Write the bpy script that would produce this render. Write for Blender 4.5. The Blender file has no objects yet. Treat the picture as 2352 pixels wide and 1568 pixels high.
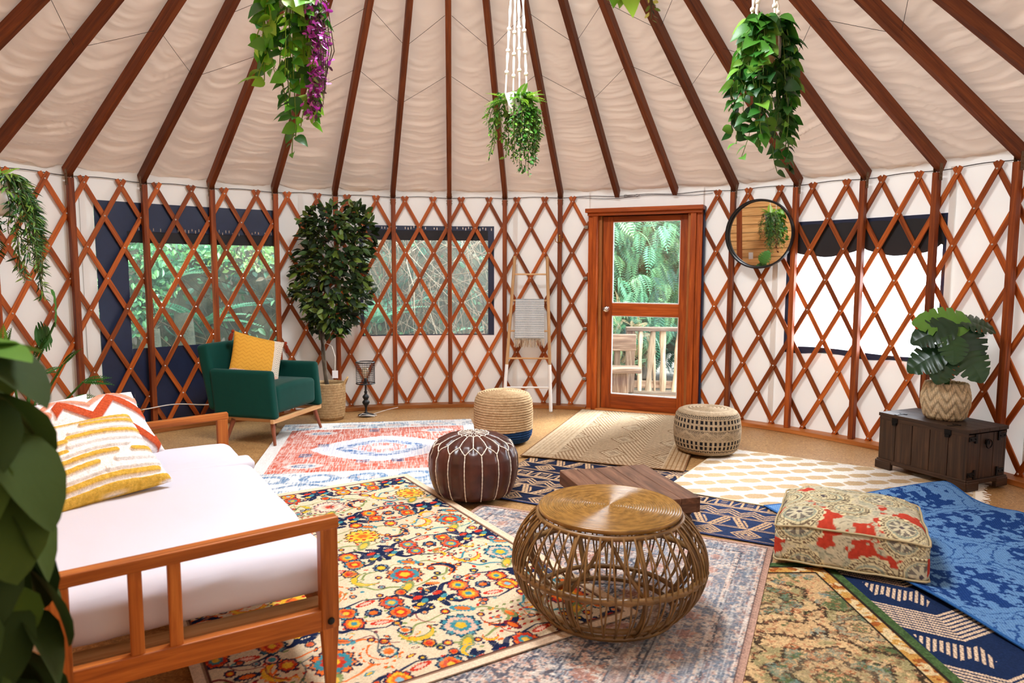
import bpy, math, random
import numpy as np
from mathutils import Vector, Matrix

rng = np.random.default_rng(7)
random.seed(7)
PI = math.pi
S = bpy.context.scene
COL = S.collection
RW = 3.7933            # radius of the ring of wall studs (inner face)
HW = 2.13              # height of the eave
SLOPE = 0.58222        # rise of the roof per metre
def TH(i):             # bearing of rafter number i
    return -0.0550958 + (i - 7) * 0.1465759
def pol(a, r, z=0.0):
    return np.array([r * math.sin(a), r * math.cos(a), z])

def lin(c):
    c = np.asarray(c, float)
    return np.where(c <= 0.04045, c / 12.92, ((c + 0.055) / 1.055) ** 2.4)
def C(r, g, b, a=1.0):
    return tuple(lin(np.array([r, g, b]) / 255.0)) + (a,)
def unit(v):
    v = np.asarray(v, float); return v / max(1e-9, np.linalg.norm(v))

# ------------------------------------------------------------------ mesh building
class MB:
    def __init__(self):
        self.V = []; self.F = []; self.M = []; self.G = []; self.K = []; self.n = 0
    def add(self, V, F, mat=0, G=None, K=None):
        V = np.asarray(V, float).reshape(-1, 3)
        F = np.asarray(F, int)
        self.V.append(V); self.F.append(F + self.n)
        self.M.append(np.full(len(F), mat, int))
        self.G.append(np.asarray(G, float).reshape(-1, 3) if G is not None else V * 1.0)
        if K is None: K = np.ones((len(V), 3))
        K = np.asarray(K, float)
        if K.ndim == 1: K = np.tile(K[:3], (len(V), 1))
        elif len(K) == 1: K = np.tile(K[:, :3], (len(V), 1))
        self.K.append(K[:, :3]); self.n += len(V)
        return self
    def box(self, c, s, R=None, mat=0, K=None):
        s = np.asarray(s, float) / 2; c = np.asarray(c, float)
        q = np.array([[x, y, z] for x in (-1, 1) for y in (-1, 1) for z in (-1, 1)], float) * s
        ax = int(np.argmax(s)); off = rng.random(3) * 20
        G = np.stack([q[:, ax], q[:, (ax + 1) % 3], q[:, (ax + 2) % 3]], 1) + off
        V = q @ np.asarray(R).T + c if R is not None else q + c
        F = [(0, 1, 3, 2), (4, 6, 7, 5), (0, 4, 5, 1), (2, 3, 7, 6), (0, 2, 6, 4), (1, 5, 7, 3)]
        return self.add(V, F, mat, G, K)
    def beam(self, p0, p1, w, h, up=(0, 0, 1), w1=None, h1=None, mat=0, K=None):
        p0 = np.asarray(p0, float); p1 = np.asarray(p1, float)
        d = unit(p1 - p0); sd = unit(np.cross(d, up)); u = np.cross(sd, d)
        L = np.linalg.norm(p1 - p0); w1 = w if w1 is None else w1; h1 = h if h1 is None else h1
        V = []; G = []; off = rng.random(3) * 20
        for p, t, a, b in ((p0, 0, w, h), (p1, L, w1, h1)):
            for x, y in ((-1, -1), (1, -1), (1, 1), (-1, 1)):
                V.append(p + sd * x * a / 2 + u * y * b / 2); G.append(off + [t, x * a / 2, y * b / 2])
        F = [(3, 2, 1, 0), (4, 5, 6, 7), (0, 1, 5, 4), (1, 2, 6, 5), (2, 3, 7, 6), (3, 0, 4, 7)]
        return self.add(V, F, mat, G, K)
    def grid(self, P, closeu=False, closev=False, mat=0, G=None, K=None):
        P = np.asarray(P, float); nu, nv = P.shape[:2]
        idx = np.arange(nu * nv).reshape(nu, nv)
        a = np.vstack([idx, idx[:1]]) if closeu else idx
        a = np.hstack([a, a[:, :1]]) if closev else a
        F = np.stack([a[:-1, :-1], a[1:, :-1], a[1:, 1:], a[:-1, 1:]], -1).reshape(-1, 4)
        if K is not None: K = np.asarray(K).reshape(-1, np.asarray(K).shape[-1])
        return self.add(P.reshape(-1, 3), F, mat, None if G is None else np.asarray(G).reshape(-1, 3), K)
    def tube(self, pts, r, seg=8, mat=0, K=None, closed=False, cap=True):
        P = np.asarray(pts, float); n = len(P)
        r = np.full(n, r, float) if np.isscalar(r) else np.asarray(r, float)
        if closed: T = np.roll(P, -1, 0) - np.roll(P, 1, 0)
        else: T = np.gradient(P, axis=0)
        T /= np.maximum(np.linalg.norm(T, axis=1, keepdims=True), 1e-9)
        ref = np.array([0, 0, 1.0]) if abs(T[0][2]) < 0.9 else np.array([1.0, 0, 0])
        u = unit(np.cross(T[0], ref)); U = []
        for t in T:
            u = unit(u - t * np.dot(u, t)); U.append(u)
        U = np.array(U); W = np.cross(T, U)
        a = np.arange(seg) * 2 * PI / seg
        V = P[:, None] + r[:, None, None] * (U[:, None] * np.cos(a)[None, :, None] + W[:, None] * np.sin(a)[None, :, None])
        ln = np.concatenate([[0], np.cumsum(np.linalg.norm(np.diff(P, axis=0), axis=1))])
        off = rng.random(3) * 20
        G = np.stack([np.repeat(ln[:, None], seg, 1), np.tile(r[:, None] * np.cos(a), 1), np.tile(r[:, None] * np.sin(a), 1)], -1) + off
        base = self.n
        self.grid(V, closeu=closed, closev=True, mat=mat, G=G, K=K)
        if cap and not closed:
            for k, rev in ((0, True), (n - 1, False)):
                self.add(np.vstack([V[k], P[k]]), [((j + 1) % seg, j, seg) if rev else (j, (j + 1) % seg, seg) for j in range(seg)], mat, None, K)
        return self
    def lathe(self, prof, seg=32, c=(0, 0, 0), mat=0, K=None, fn=None):
        pr = np.asarray(prof, float); a = np.arange(seg) * 2 * PI / seg
        R = np.repeat(pr[:, 0][:, None], seg, 1); Z = np.repeat(pr[:, 1][:, None], seg, 1); A = np.tile(a, (len(pr), 1))
        if fn is not None: R, Z = fn(R, Z, A)
        V = np.stack([R * np.cos(A), R * np.sin(A), Z], -1) + np.asarray(c, float)
        G = np.stack([A * R.max(), Z, R], -1)
        return self.grid(V[:, ::-1], closev=True, mat=mat, G=G[:, ::-1], K=None if K is None else (np.asarray(K)[:, ::-1] if np.asarray(K).ndim == 3 else K))
    def ball(self, c, r, seg=10, rings=6, mat=0, K=None, sz=1.0):
        pr = [(max(1e-4, r * math.sin(PI * k / rings)), -r * sz * math.cos(PI * k / rings)) for k in range(rings + 1)]
        return self.lathe(pr, seg, c, mat, K)
    def build(self, name, mats, parent=None, loc=None, rot=0.0, smooth=False, bevel=0.0, solid=0.0, seg=2):
        me = bpy.data.meshes.new(name)
        V = np.concatenate(self.V) if self.V else np.zeros((0, 3))
        sizes = np.concatenate([np.full(len(f), f.shape[1], int) for f in self.F if len(f)])
        loops = np.concatenate([f.reshape(-1) for f in self.F if len(f)])
        me.vertices.add(len(V)); me.vertices.foreach_set('co', V.astype(np.float32).ravel())
        me.loops.add(len(loops)); me.loops.foreach_set('vertex_index', loops.astype(np.int32))
        me.polygons.add(len(sizes))
        me.polygons.foreach_set('loop_start', np.concatenate([[0], np.cumsum(sizes)[:-1]]).astype(np.int32))
        try: me.polygons.foreach_set('loop_total', sizes.astype(np.int32))
        except Exception: pass
        me.update(calc_edges=True)
        me.polygons.foreach_set('material_index', np.concatenate(self.M).astype(np.int32))
        me.polygons.foreach_set('use_smooth', np.full(len(sizes), bool(smooth)))
        at = me.attributes.new('gr', 'FLOAT_VECTOR', 'POINT')
        at.data.foreach_set('vector', np.concatenate(self.G).astype(np.float32).ravel())
        kc = np.concatenate(self.K)
        if not np.all(kc == 1.0):
            ca = me.color_attributes.new('Col', 'FLOAT_COLOR', 'POINT')
            ca.data.foreach_set('color', np.hstack([kc, np.ones((len(kc), 1))]).astype(np.float32).ravel())
        for m in (mats if isinstance(mats, (list, tuple)) else [mats]): me.materials.append(m)
        me.validate(clean_customdata=False)
        o = bpy.data.objects.new(name, me); COL.objects.link(o)
        if parent is not None: o.parent = parent
        if loc is not None: o.location = loc
        o.rotation_euler = (0, 0, rot)
        if bevel:
            b = o.modifiers.new('edge', 'BEVEL'); b.width = bevel; b.segments = seg; b.limit_method = 'ANGLE'; b.angle_limit = 0.6
        if solid:
            b = o.modifiers.new('thick', 'SOLIDIFY'); b.thickness = solid; b.offset = 0
        return o

def thing(name, label, cat, loc=(0, 0, 0), rot=0.0, group=None):
    o = bpy.data.objects.new(name, None); COL.objects.link(o)
    o.location = loc; o.rotation_euler = (0, 0, rot); o.empty_display_size = 0.1
    return tag(o, label, cat, group)
def tag(o, label, cat, group=None, kind=None):
    o['label'] = label; o['category'] = cat
    if group: o['group'] = group
    if kind: o['kind'] = kind
    return o
def struct(o):
    o['kind'] = 'structure'; return o
def sempty(name, loc=(0, 0, 0), rot=0.0):
    o = bpy.data.objects.new(name, None); COL.objects.link(o); o.location = loc; o.rotation_euler = (0, 0, rot)
    return struct(o)

def roundbox(mb, c, s, r, n=(24, 24, 8), mat=0, fn=None, K=None, colfn=None):
    """box with rounded edges made of six grids; fn(P, N) -> displaced P"""
    h = np.asarray(s, float) / 2; r = min(r, h.min())
    for ax in range(3):
        a, b = (ax + 1) % 3, (ax + 2) % 3
        for sg in (-1, 1):
            ta = np.linspace(-1, 1, n[a] + 1); tb = np.linspace(-1, 1, n[b] + 1)
            ka = np.sign(ta) * (1 - (1 - np.abs(ta)) ** 1.25) * h[a]; kb = np.sign(tb) * (1 - (1 - np.abs(tb)) ** 1.25) * h[b]
            A, B = np.meshgrid(ka, kb, indexing='ij')
            q = np.zeros(A.shape + (3,)); q[..., a] = A; q[..., b] = B; q[..., ax] = sg * h[ax]
            ci = np.clip(q, -(h - r), h - r); dv = q - ci
            N = dv / np.maximum(np.linalg.norm(dv, axis=-1, keepdims=True), 1e-9)
            P = ci + r * N
            col = colfn(P, N) if colfn is not None else K
            if fn is not None: P = fn(P, N)
            P = P + np.asarray(c, float)
            if sg < 0: P = P[::-1]; col = col[::-1] if isinstance(col, np.ndarray) and col.ndim == 3 else col
            mb.grid(P, mat=mat, K=col)
    return mb

# ------------------------------------------------------------------ value noise
def vnoise(x, y, seed=0):
    x = np.asarray(x, float); y = np.asarray(y, float)
    xi = np.floor(x).astype(np.int64); yi = np.floor(y).astype(np.int64); fx = x - xi; fy = y - yi
    fx = fx * fx * (3 - 2 * fx); fy = fy * fy * (3 - 2 * fy)
    def h(a, b):
        n = (a * 374761393 + b * 668265263 + seed * 974634777) & 0xffffffff
        n = ((n ^ (n >> 13)) * 1274126177) & 0xffffffff
        return ((n ^ (n >> 16)) & 0xffff) / 65535.0
    return (h(xi, yi) * (1 - fx) + h(xi + 1, yi) * fx) * (1 - fy) + (h(xi, yi + 1) * (1 - fx) + h(xi + 1, yi + 1) * fx) * fy
def fbm(x, y, seed=0, o=4):
    s = 0; a = 0.5; t = 0
    for k in range(o):
        s = s + a * vnoise(x * 2 ** k, y * 2 ** k, seed + k * 17); t += a; a *= 0.55
    return s / t
def sstep(a, b, x):
    t = np.clip((x - a) / (b - a), 0, 1); return t * t * (3 - 2 * t)

# ------------------------------------------------------------------ materials
class NT:
    def __init__(self, name):
        self.m = bpy.data.materials.new(name); self.m.use_nodes = True
        self.t = self.m.node_tree; self.t.nodes.clear()
        self.out = self.n('ShaderNodeOutputMaterial')
    def n(self, kind, **kw):
        x = self.t.nodes.new(kind)
        for k, v in kw.items():
            if k in x.inputs.keys() if isinstance(k, str) else False: x.inputs[k].default_value = v
            else: setattr(x, k, v)
        return x
    def l(self, a, b): self.t.links.new(a, b)
    def bsdf(self, **kw):
        b = self.n('ShaderNodeBsdfPrincipled')
        for k, v in kw.items(): b.inputs[k.replace('_', ' ')].default_value = v
        self.l(b.outputs[0], self.out.inputs[0]); self.b = b
        return b
    def noise(self, vec, scale, detail=3, rough=0.6, dist=0.0):
        x = self.n('ShaderNodeTexNoise'); x.inputs['Scale'].default_value = scale; x.inputs['Detail'].default_value = detail
        x.inputs['Roughness'].default_value = rough; x.inputs['Distortion'].default_value = dist
        if vec is not None: self.l(vec, x.inputs['Vector'])
        return x
    def map(self, vec, scale):
        x = self.n('ShaderNodeMapping'); x.inputs['Scale'].default_value = scale; self.l(vec, x.inputs['Vector']); return x.outputs[0]
    def ramp(self, fac, stops):
        x = self.n('ShaderNodeValToRGB'); e = x.color_ramp.elements
        while len(e) < len(stops): e.new(0.5)
        for i, (p, c) in enumerate(stops): e[i].position = p; e[i].color = c
        self.l(fac, x.inputs[0]); return x.outputs[0]
    def mixc(self, fac, a, b, mode='MIX'):
        x = self.n('ShaderNodeMix'); x.data_type = 'RGBA'; x.blend_type = mode
        for s, v in ((x.inputs['Factor'], fac), (x.inputs[6], a), (x.inputs[7], b)):
            if hasattr(v, 'is_linked') or isinstance(v, bpy.types.NodeSocket): self.l(v, s)
            else: s.default_value = v
        return x.outputs[2]
    def bump(self, h, strength=0.3, dist=0.01):
        x = self.n('ShaderNodeBump'); x.inputs['Strength'].default_value = strength; x.inputs['Distance'].default_value = dist
        self.l(h, x.inputs['Height']); self.l(x.outputs[0], self.b.inputs['Normal']); return x
    def attr(self, name): return self.n('ShaderNodeAttribute', attribute_name=name)
    def obj(self): return self.n('ShaderNodeTexCoord').outputs['Object']

def plain(name, col, rough=0.6, metal=0.0, spec=0.5, bump=0.0, bscale=200.0, var=0.0, sheen=0.0):
    t = NT(name); b = t.bsdf(Base_Color=col, Roughness=rough, Metallic=metal); b.inputs['Specular IOR Level'].default_value = spec
    if sheen: b.inputs['Sheen Weight'].default_value = sheen; b.inputs['Sheen Roughness'].default_value = 0.4
    if var:
        nz = t.noise(t.obj(), 14, 4)
        c = t.mixc(nz.outputs['Fac'], tuple(np.array(col[:3]) * (1 - var)) + (1,), tuple(np.minimum(1, np.array(col[:3]) * (1 + var))) + (1,))
        t.l(c, b.inputs['Base Color'])
    if bump:
        t.bump(t.noise(t.obj(), bscale, 3).outputs['Fac'], bump, 0.003)
    return t.m
def wood(name, dark, mid, light, rough=0.45, grain=(2.5, 45, 45), rnd=0.35, bump=0.15):
    t = NT(name); b = t.bsdf(Roughness=rough); b.inputs['Specular IOR Level'].default_value = 0.3
    g = t.attr('gr').outputs['Vector']
    n1 = t.noise(t.map(g, grain), 1.0, 5, 0.6, 0.6)
    n2 = t.noise(t.map(g, (0.8, 4, 4)), 1.0, 2)
    c = t.ramp(n1.outputs['Fac'], [(0.25, dark), (0.52, mid), (0.78, light)])
    oi = t.n('ShaderNodeObjectInfo')
    v = t.ramp(oi.outputs['Random'], [(0.0, (1 - rnd,) * 3 + (1,)), (1.0, (1 + rnd * 0.5, 1 + rnd * 0.45, 1 + rnd * 0.35, 1))])
    c = t.mixc(1.0, c, v, 'MULTIPLY')
    v2 = t.ramp(n2.outputs['Fac'], [(0.3, (0.78, 0.75, 0.72, 1)), (0.7, (1.15, 1.12, 1.08, 1))])
    c = t.mixc(1.0, c, v2, 'MULTIPLY')
    t.l(c, b.inputs['Base Color'])
    t.bump(n1.outputs['Fac'], bump, 0.002)
    return t.m
def vcol(name, rough=0.8, spec=0.2, bump=0.0, bscale=400.0, trans=0.0, sheen=0.0, mottle=0.0, coat=0.0):
    t = NT(name); b = t.bsdf(Roughness=rough); b.inputs['Specular IOR Level'].default_value = spec
    if sheen: b.inputs['Sheen Weight'].default_value = sheen
    if coat: b.inputs['Coat Weight'].default_value = coat; b.inputs['Coat Roughness'].default_value = 0.2
    c = t.attr('Col').outputs['Color']
    if mottle:
        nz = t.noise(t.obj(), bscale * 0.5, 2)
        v = t.ramp(nz.outputs['Fac'], [(0.3, (1 - mottle,) * 3 + (1,)), (0.7, (1 + mottle,) * 3 + (1,))])
        c = t.mixc(1.0, c, v, 'MULTIPLY')
    t.l(c, b.inputs['Base Color'])
    if bump: t.bump(t.noise(t.obj(), bscale, 2).outputs['Fac'], bump, 0.004)
    if trans:
        tr = t.n('ShaderNodeBsdfTranslucent'); mx = t.n('ShaderNodeMixShader'); mx.inputs[0].default_value = trans
        t.l(c, tr.inputs[0]); t.l(b.outputs[0], mx.inputs[1]); t.l(tr.outputs[0], mx.inputs[2]); t.l(mx.outputs[0], t.out.inputs[0])
    return t.m

M = {}
M['cedar'] = wood('cedar_stain', C(88, 36, 10), C(148, 70, 24), C(182, 98, 40), rough=0.55)
M['lath'] = wood('lath_wood', C(112, 46, 10), C(172, 84, 26), C(206, 114, 44), rough=0.55, rnd=0.45)
M['rafter'] = wood('rafter_wood', C(80, 36, 14), C(122, 62, 27), C(150, 84, 40), rough=0.65)
M['doorwood'] = wood('door_wood', C(108, 42, 8), C(166, 76, 20), C(200, 104, 36), rough=0.45)
M['basewood'] = wood('base_wood', C(140, 78, 34), C(182, 112, 56), C(206, 140, 80))
M['teak'] = wood('daybed_wood', C(122, 62, 22), C(180, 102, 42), C(212, 134, 64), rough=0.4, rnd=0.1)
M['palewood'] = wood('pale_wood', C(176, 130, 84), C(206, 164, 116), C(224, 188, 144), rnd=0.1)
M['legwood'] = wood('leg_wood', C(96, 50, 34), C(140, 82, 60), C(168, 108, 82), rough=0.35, rnd=0.1)
M['mango'] = wood('mango_wood', C(58, 36, 24), C(98, 66, 48), C(130, 94, 74), rough=0.6, grain=(3, 26, 26), rnd=0.3)
M['trunkwood'] = wood('trunk_wood', C(34, 24, 18), C(62, 43, 31), C(88, 62, 44), rough=0.5, rnd=0.2)
M['pine'] = wood('pine_wood', C(176, 118, 64), C(226, 172, 108), C(240, 198, 142), rnd=0.1)
M['weathered'] = wood('weathered_wood', C(72, 52, 42), C(122, 98, 82), C(190, 170, 148), rough=0.8, rnd=0.6)
M['bark'] = wood('bark', C(46, 38, 30), C(92, 80, 66), C(128, 114, 96), rough=0.9, grain=(8, 30, 30), bump=0.6)
M['bolt'] = plain('bolt_metal', C(226, 214, 204), 0.35, 0.6)
M['steel'] = plain('steel', C(150, 150, 150), 0.3, 1.0)
M['chrome'] = plain('chrome', C(225, 225, 225), 0.08, 1.0)
M['bracket'] = plain('bracket_metal', C(112, 84, 56), 0.5, 0.7)
M['black'] = plain('black_metal', C(20, 20, 22), 0.45, 0.3)
M['brass'] = plain('brass', C(190, 140, 60), 0.3, 1.0)
M['iron'] = plain('iron', C(26, 24, 24), 0.45, 0.8)
M['navy'] = plain('navy_vinyl', C(24, 36, 66), 0.42, 0, 0.5, var=0.25)
M['charcoal'] = plain('charcoal_screen', C(40, 38, 40), 0.7, 0, 0.3, var=0.2)
M['velvet'] = plain('emerald_velvet', C(4, 62, 53), 0.75, 0, 0.15, var=0.12, sheen=0.12)
M['sheet'] = plain('white_cotton', C(214, 211, 222), 0.85, 0, 0.1, bump=0.08, bscale=500)
M['whitepaint'] = plain('white_paint', C(240, 238, 236), 0.45)
M['rope'] = plain('cotton_rope', C(236, 226, 212), 0.9, bump=0.6, bscale=300)
M['whitepot'] = plain('white_pot', C(236, 234, 232), 0.35)
M['wire'] = plain('wire', C(60, 48, 40), 0.5, 0.5)
M['whitecord'] = plain('white_cord', C(226, 220, 212), 0.5)
M['leaf'] = vcol('leaf', 0.38, 0.45, trans=0.28, bump=0.15, bscale=60)
M['leafdark'] = vcol('leaf_dark', 0.5, 0.35, trans=0.1, bump=0.1, bscale=60)
M['leafgloss'] = vcol('leaf_gloss', 0.3, 0.5, trans=0.1, bump=0.12, bscale=30)
M['leafmatte'] = vcol('leaf_matte', 0.75, 0.12, trans=0.12, bump=0.5, bscale=25)
M['paleweathered'] = wood('pale_weathered_wood', C(120, 96, 76), C(188, 164, 136), C(228, 210, 186), rough=0.85, rnd=0.3)
M['rug'] = vcol('rug_pile', 0.95, 0.03, bump=0.5, bscale=350, mottle=0.12)
M['fabric'] = vcol('printed_fabric', 0.9, 0.1, bump=0.25, bscale=500, mottle=0.05)
M['tuft'] = vcol('tufted_fabric', 0.95, 0.05, bump=0.8, bscale=160, mottle=0.15)
M['jute'] = vcol('jute', 0.9, 0.1, bump=0.6, bscale=260, mottle=0.18)
def mk_leather():
    t = NT('brown_leather'); b = t.bsdf(Roughness=0.34); n = t.noise(t.obj(), 9, 4)
    t.l(t.ramp(n.outputs['Fac'], [(0.3, C(50, 22, 16)), (0.7, C(84, 40, 29))]), b.inputs['Base Color'])
    n2 = t.noise(t.obj(), 60, 4, 0.7); t.bump(n2.outputs['Fac'], 0.12, 0.006); return t.m
M['leather'] = mk_leather()
def mk_canvas(name, col, tr, var=0.06):
    t = NT(name); n = t.noise(t.obj(), 1.3, 4); n2 = t.noise(t.obj(), 420, 2)
    c = t.ramp(n.outputs['Fac'], [(0.3, tuple(np.array(col[:3]) * (1 - var)) + (1,)), (0.7, col)])
    d = t.n('ShaderNodeBsdfDiffuse'); r = t.n('ShaderNodeBsdfTranslucent'); mx = t.n('ShaderNodeMixShader'); mx.inputs[0].default_value = tr
    bp = t.n('ShaderNodeBump'); bp.inputs['Strength'].default_value = 0.15; bp.inputs['Distance'].default_value = 0.002; t.l(n2.outputs['Fac'], bp.inputs['Height'])
    t.l(bp.outputs[0], d.inputs['Normal'])
    t.l(c, d.inputs[0]); t.l(c, r.inputs[0]); t.l(d.outputs[0], mx.inputs[1]); t.l(r.outputs[0], mx.inputs[2]); t.l(mx.outputs[0], t.out.inputs[0])
    return t.m
M['canvas'] = mk_canvas('wall_canvas', C(238, 233, 226), 0.03)
M['roof'] = mk_canvas('roof_canvas', C(226, 206, 188), 0.022)
def mk_pane(name, haze, hazecol, tint=(0.93, 0.95, 0.95, 1), gloss=0.04):
    t = NT(name); tr = t.n('ShaderNodeBsdfTransparent'); tr.inputs[0].default_value = tint
    df = t.n('ShaderNodeBsdfTranslucent'); df.inputs[0].default_value = hazecol
    gl = t.n('ShaderNodeBsdfGlossy'); gl.inputs['Roughness'].default_value = 0.08
    m1 = t.n('ShaderNodeMixShader'); m1.inputs[0].default_value = haze; m2 = t.n('ShaderNodeMixShader'); m2.inputs[0].default_value = gloss
    t.l(tr.outputs[0], m1.inputs[1]); t.l(df.outputs[0], m1.inputs[2]); t.l(m1.outputs[0], m2.inputs[1]); t.l(gl.outputs[0], m2.inputs[2]); t.l(m2.outputs[0], t.out.inputs[0])
    return t.m
M['vinyl'] = mk_pane('clear_vinyl', 0.03, (0.8, 0.92, 0.88, 1), (0.9, 0.95, 0.93, 1))
M['hazyvinyl'] = mk_pane('hazy_vinyl', 0.35, (0.95, 0.97, 1, 1), (0.95, 0.97, 1, 1))
M['glass'] = mk_pane('door_glass', 0.0, (0.9, 0.95, 0.95, 1), (0.95, 0.97, 0.97, 1), 0.05)
def mk_mirror():
    t = NT('mirror'); t.bsdf(Base_Color=(0.92, 0.93, 0.93, 1), Metallic=1.0, Roughness=0.01); return t.m
M['mirror'] = mk_mirror()
def mk_floor():
    t = NT('strand_board_floor'); b = t.bsdf(Roughness=0.42); o = t.obj()
    v = t.n('ShaderNodeTexVoronoi'); v.inputs['Scale'].default_value = 34; v.inputs['Randomness'].default_value = 1
    w = t.noise(o, 5, 3); mp = t.n('ShaderNodeMapping'); mp.inputs['Scale'].default_value = (1, 2.4, 1); mp.inputs['Rotation'].default_value = (0, 0, 0.6)
    ad = t.n('ShaderNodeVectorMath'); ad.operation = 'ADD'; t.l(o, ad.inputs[0]); t.l(w.outputs['Color'], ad.inputs[1]); t.l(ad.outputs[0], mp.inputs['Vector']); t.l(mp.outputs[0], v.inputs['Vector'])
    c = t.ramp(v.outputs['Color'], [(0.0, C(138, 98, 56)), (0.5, C(178, 134, 84)), (1.0, C(200, 160, 110))])
    n = t.noise(o, 60, 4); c2 = t.ramp(n.outputs['Fac'], [(0.35, (0.72, 0.7, 0.66, 1)), (0.65, (1.1, 1.08, 1.05, 1))])
    t.l(t.mixc(1.0, c, c2, 'MULTIPLY'), b.inputs['Base Color']); t.bump(n.outputs['Fac'], 0.1, 0.002)
    return t.m
M['floor'] = mk_floor()
def mk_earth(name, a, b_, sc=3):
    t = NT(name); b = t.bsdf(Roughness=0.95); n = t.noise(t.obj(), sc, 8, 0.7)
    t.l(t.ramp(n.outputs['Fac'], [(0.3, a), (0.7, b_)]), b.inputs['Base Color']); t.bump(n.outputs['Fac'], 0.8, 0.05); return t.m
M['earth'] = mk_earth('forest_earth', C(40, 34, 26), C(96, 82, 62))
M['bank'] = mk_earth('forest_bank', C(26, 32, 24), C(92, 88, 66), 5)
def mk_rattan(name, a, b_, rough):
    t = NT(name); b = t.bsdf(Roughness=rough); n = t.noise(t.map(t.attr('gr').outputs['Vector'], (14, 60, 60)), 1, 4)
    t.l(t.ramp(n.outputs['Fac'], [(0.3, a), (0.7, b_)]), b.inputs['Base Color']); t.bump(n.outputs['Fac'], 0.15, 0.002); return t.m
M['cane'] = mk_rattan('rattan_cane', C(88, 60, 28), C(148, 108, 58), 0.34)
M['canetop'] = mk_rattan('rattan_coil', C(112, 78, 32), C(168, 124, 60), 0.2)
# ================================================================== THE YURT SHELL
RC = 3.885                                    # canvas radius
A_DL, A_DR = 0.311, 0.602                     # bearings of the door frame's outer edges
WIN = {1: (-0.883, -0.486, 0.10, 1.955), 2: (-0.288, 0.062, 0.735, 1.845), 3: (0.800, 1.132, 0.70, 1.815)}

m = MB(); seg = 128
ring = np.array([[pol(2 * PI * k / seg, r) for k in range(seg)] for r in (0.01, 1.2, 2.4, 3.3, 3.93)])
m.grid(ring[:, ::-1], closev=True)
lo = ring[-1] * 1.0; lo2 = lo - [0, 0, 0.12]
m.grid(np.array([lo, lo2])[:, ::-1], closev=True)
struct(m.build('floor', M['floor']))

# wall canvas: cells between bearings and heights, openings left out
def canvas_wall(name, a0, a1, holes, step=0.012):
    edges = sorted(set([a0, a1] + [h for q in holes for h in q[:2]]))
    A = []
    for p, q in zip(edges[:-1], edges[1:]):
        n = max(1, int((q - p) / 0.03)); A += list(np.linspace(p, q, n, endpoint=False))
    A.append(edges[-1]); A = np.array(A)
    zs = sorted(set([0.0, 2.225] + [h for q in holes for h in q[2:]])); Z = []
    for p, q in zip(zs[:-1], zs[1:]):
        n = max(1, int((q - p) / 0.09)); Z += list(np.linspace(p, q, n, endpoint=False))
    Z.append(zs[-1]); Z = np.array(Z)
    AA, ZZ = np.meshgrid(A, Z, indexing='ij')
    rr = RC + 0.012 * (fbm(AA * 7, ZZ * 1.6, 3) - 0.5) * np.minimum(1, 8 * np.minimum(ZZ, 2.225 - ZZ) + 0.0)
    for q in holes:
        near = (AA > q[0] - .001) & (AA < q[1] + .001) & (ZZ > q[2] - .001) & (ZZ < q[3] + .001)
        rr[near] = RC
    P = np.stack([rr * np.sin(AA), rr * np.cos(AA), ZZ], -1)
    idx = np.arange(AA.size).reshape(AA.shape); F = []
    for i in range(len(A) - 1):
        am = (A[i] + A[i + 1]) / 2
        for j in range(len(Z) - 1):
            zm = (Z[j] + Z[j + 1]) / 2
            if any(q[0] < am < q[1] and q[2] < zm < q[3] for q in holes): continue
            F.append((idx[i, j], idx[i, j + 1], idx[i + 1, j + 1], idx[i + 1, j]))
    mb = MB(); mb.add(P.reshape(-1, 3), F)
    return struct(mb.build(name, M['canvas'], smooth=True))
canvas_wall('wall_left', -2.2, A_DL + 0.004, [WIN[1], WIN[2]])
canvas_wall('wall_right', A_DR - 0.004, 1.75, [WIN[3]])
canvas_wall('wall_rear', 1.75, 2 * PI - 2.2, [])
m = MB()                                            # canvas strip over the door
am = np.linspace(A_DL, A_DR, 10)
m.grid(np.array([[pol(a, RC, z) for z in (1.96, 2.05, 2.225)] for a in am])[:, ::-1])
struct(m.build('wall_over_door', M['canvas'], smooth=True))
# pale sewn seams on the wall canvas
m = MB()
for a in (-0.935, -0.905, 0.118, 0.775, 1.138, 1.30, -0.30, -0.43):
    m.grid(np.array([[pol(a + da, RC - 0.014, z) for z in np.linspace(0.03, 2.14, 20)] for da in (0.006, 0.0025, -0.0025, -0.006)]))
struct(m.build('trim_1', M['canvas'], smooth=True))

# roof canvas: a cone with the small swags the cloth makes between the rafters
def roof_pt(A, Rr):
    t = (A - TH(0)) / 0.1465759; k = np.floor(t); f = t - k
    s = 4 * f * (1 - f)
    sag = 0.020 * s * sstep(0.75, 1.6, Rr)
    ph = (Rr - 0.10 * s * (0.4 + vnoise(k, k * 0, 5))) * 27 + 4 * vnoise(k * 1.7 + Rr * 1.5, f * 2.5 + Rr, 9)
    wr = (fbm(f * 1.3 + k * 7.1, ph, 21, 3) - 0.5)
    amp = 0.013 + 0.052 * sstep(2.2, 3.75, Rr) * (0.5 + vnoise(A * 5, Rr * 2, 31))
    dz = -sag + wr * amp * np.minimum(1, s * 2.2)
    return HW + 0.130 + (RW - Rr) * SLOPE + dz
nb = 43 * 14
AA, RR = np.meshgrid(TH(0) + np.arange(nb) * 2 * PI / nb, np.concatenate([np.linspace(0.74, 2.0, 36, endpoint=False), np.linspace(2.0, 3.905, 210)]), indexing='ij')
P = np.stack([RR * np.sin(AA), RR * np.cos(AA), roof_pt(AA, RR)], -1)
m = MB(); m.grid(P, closeu=True)
struct(m.build('ceiling', M['roof'], smooth=True))
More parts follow.
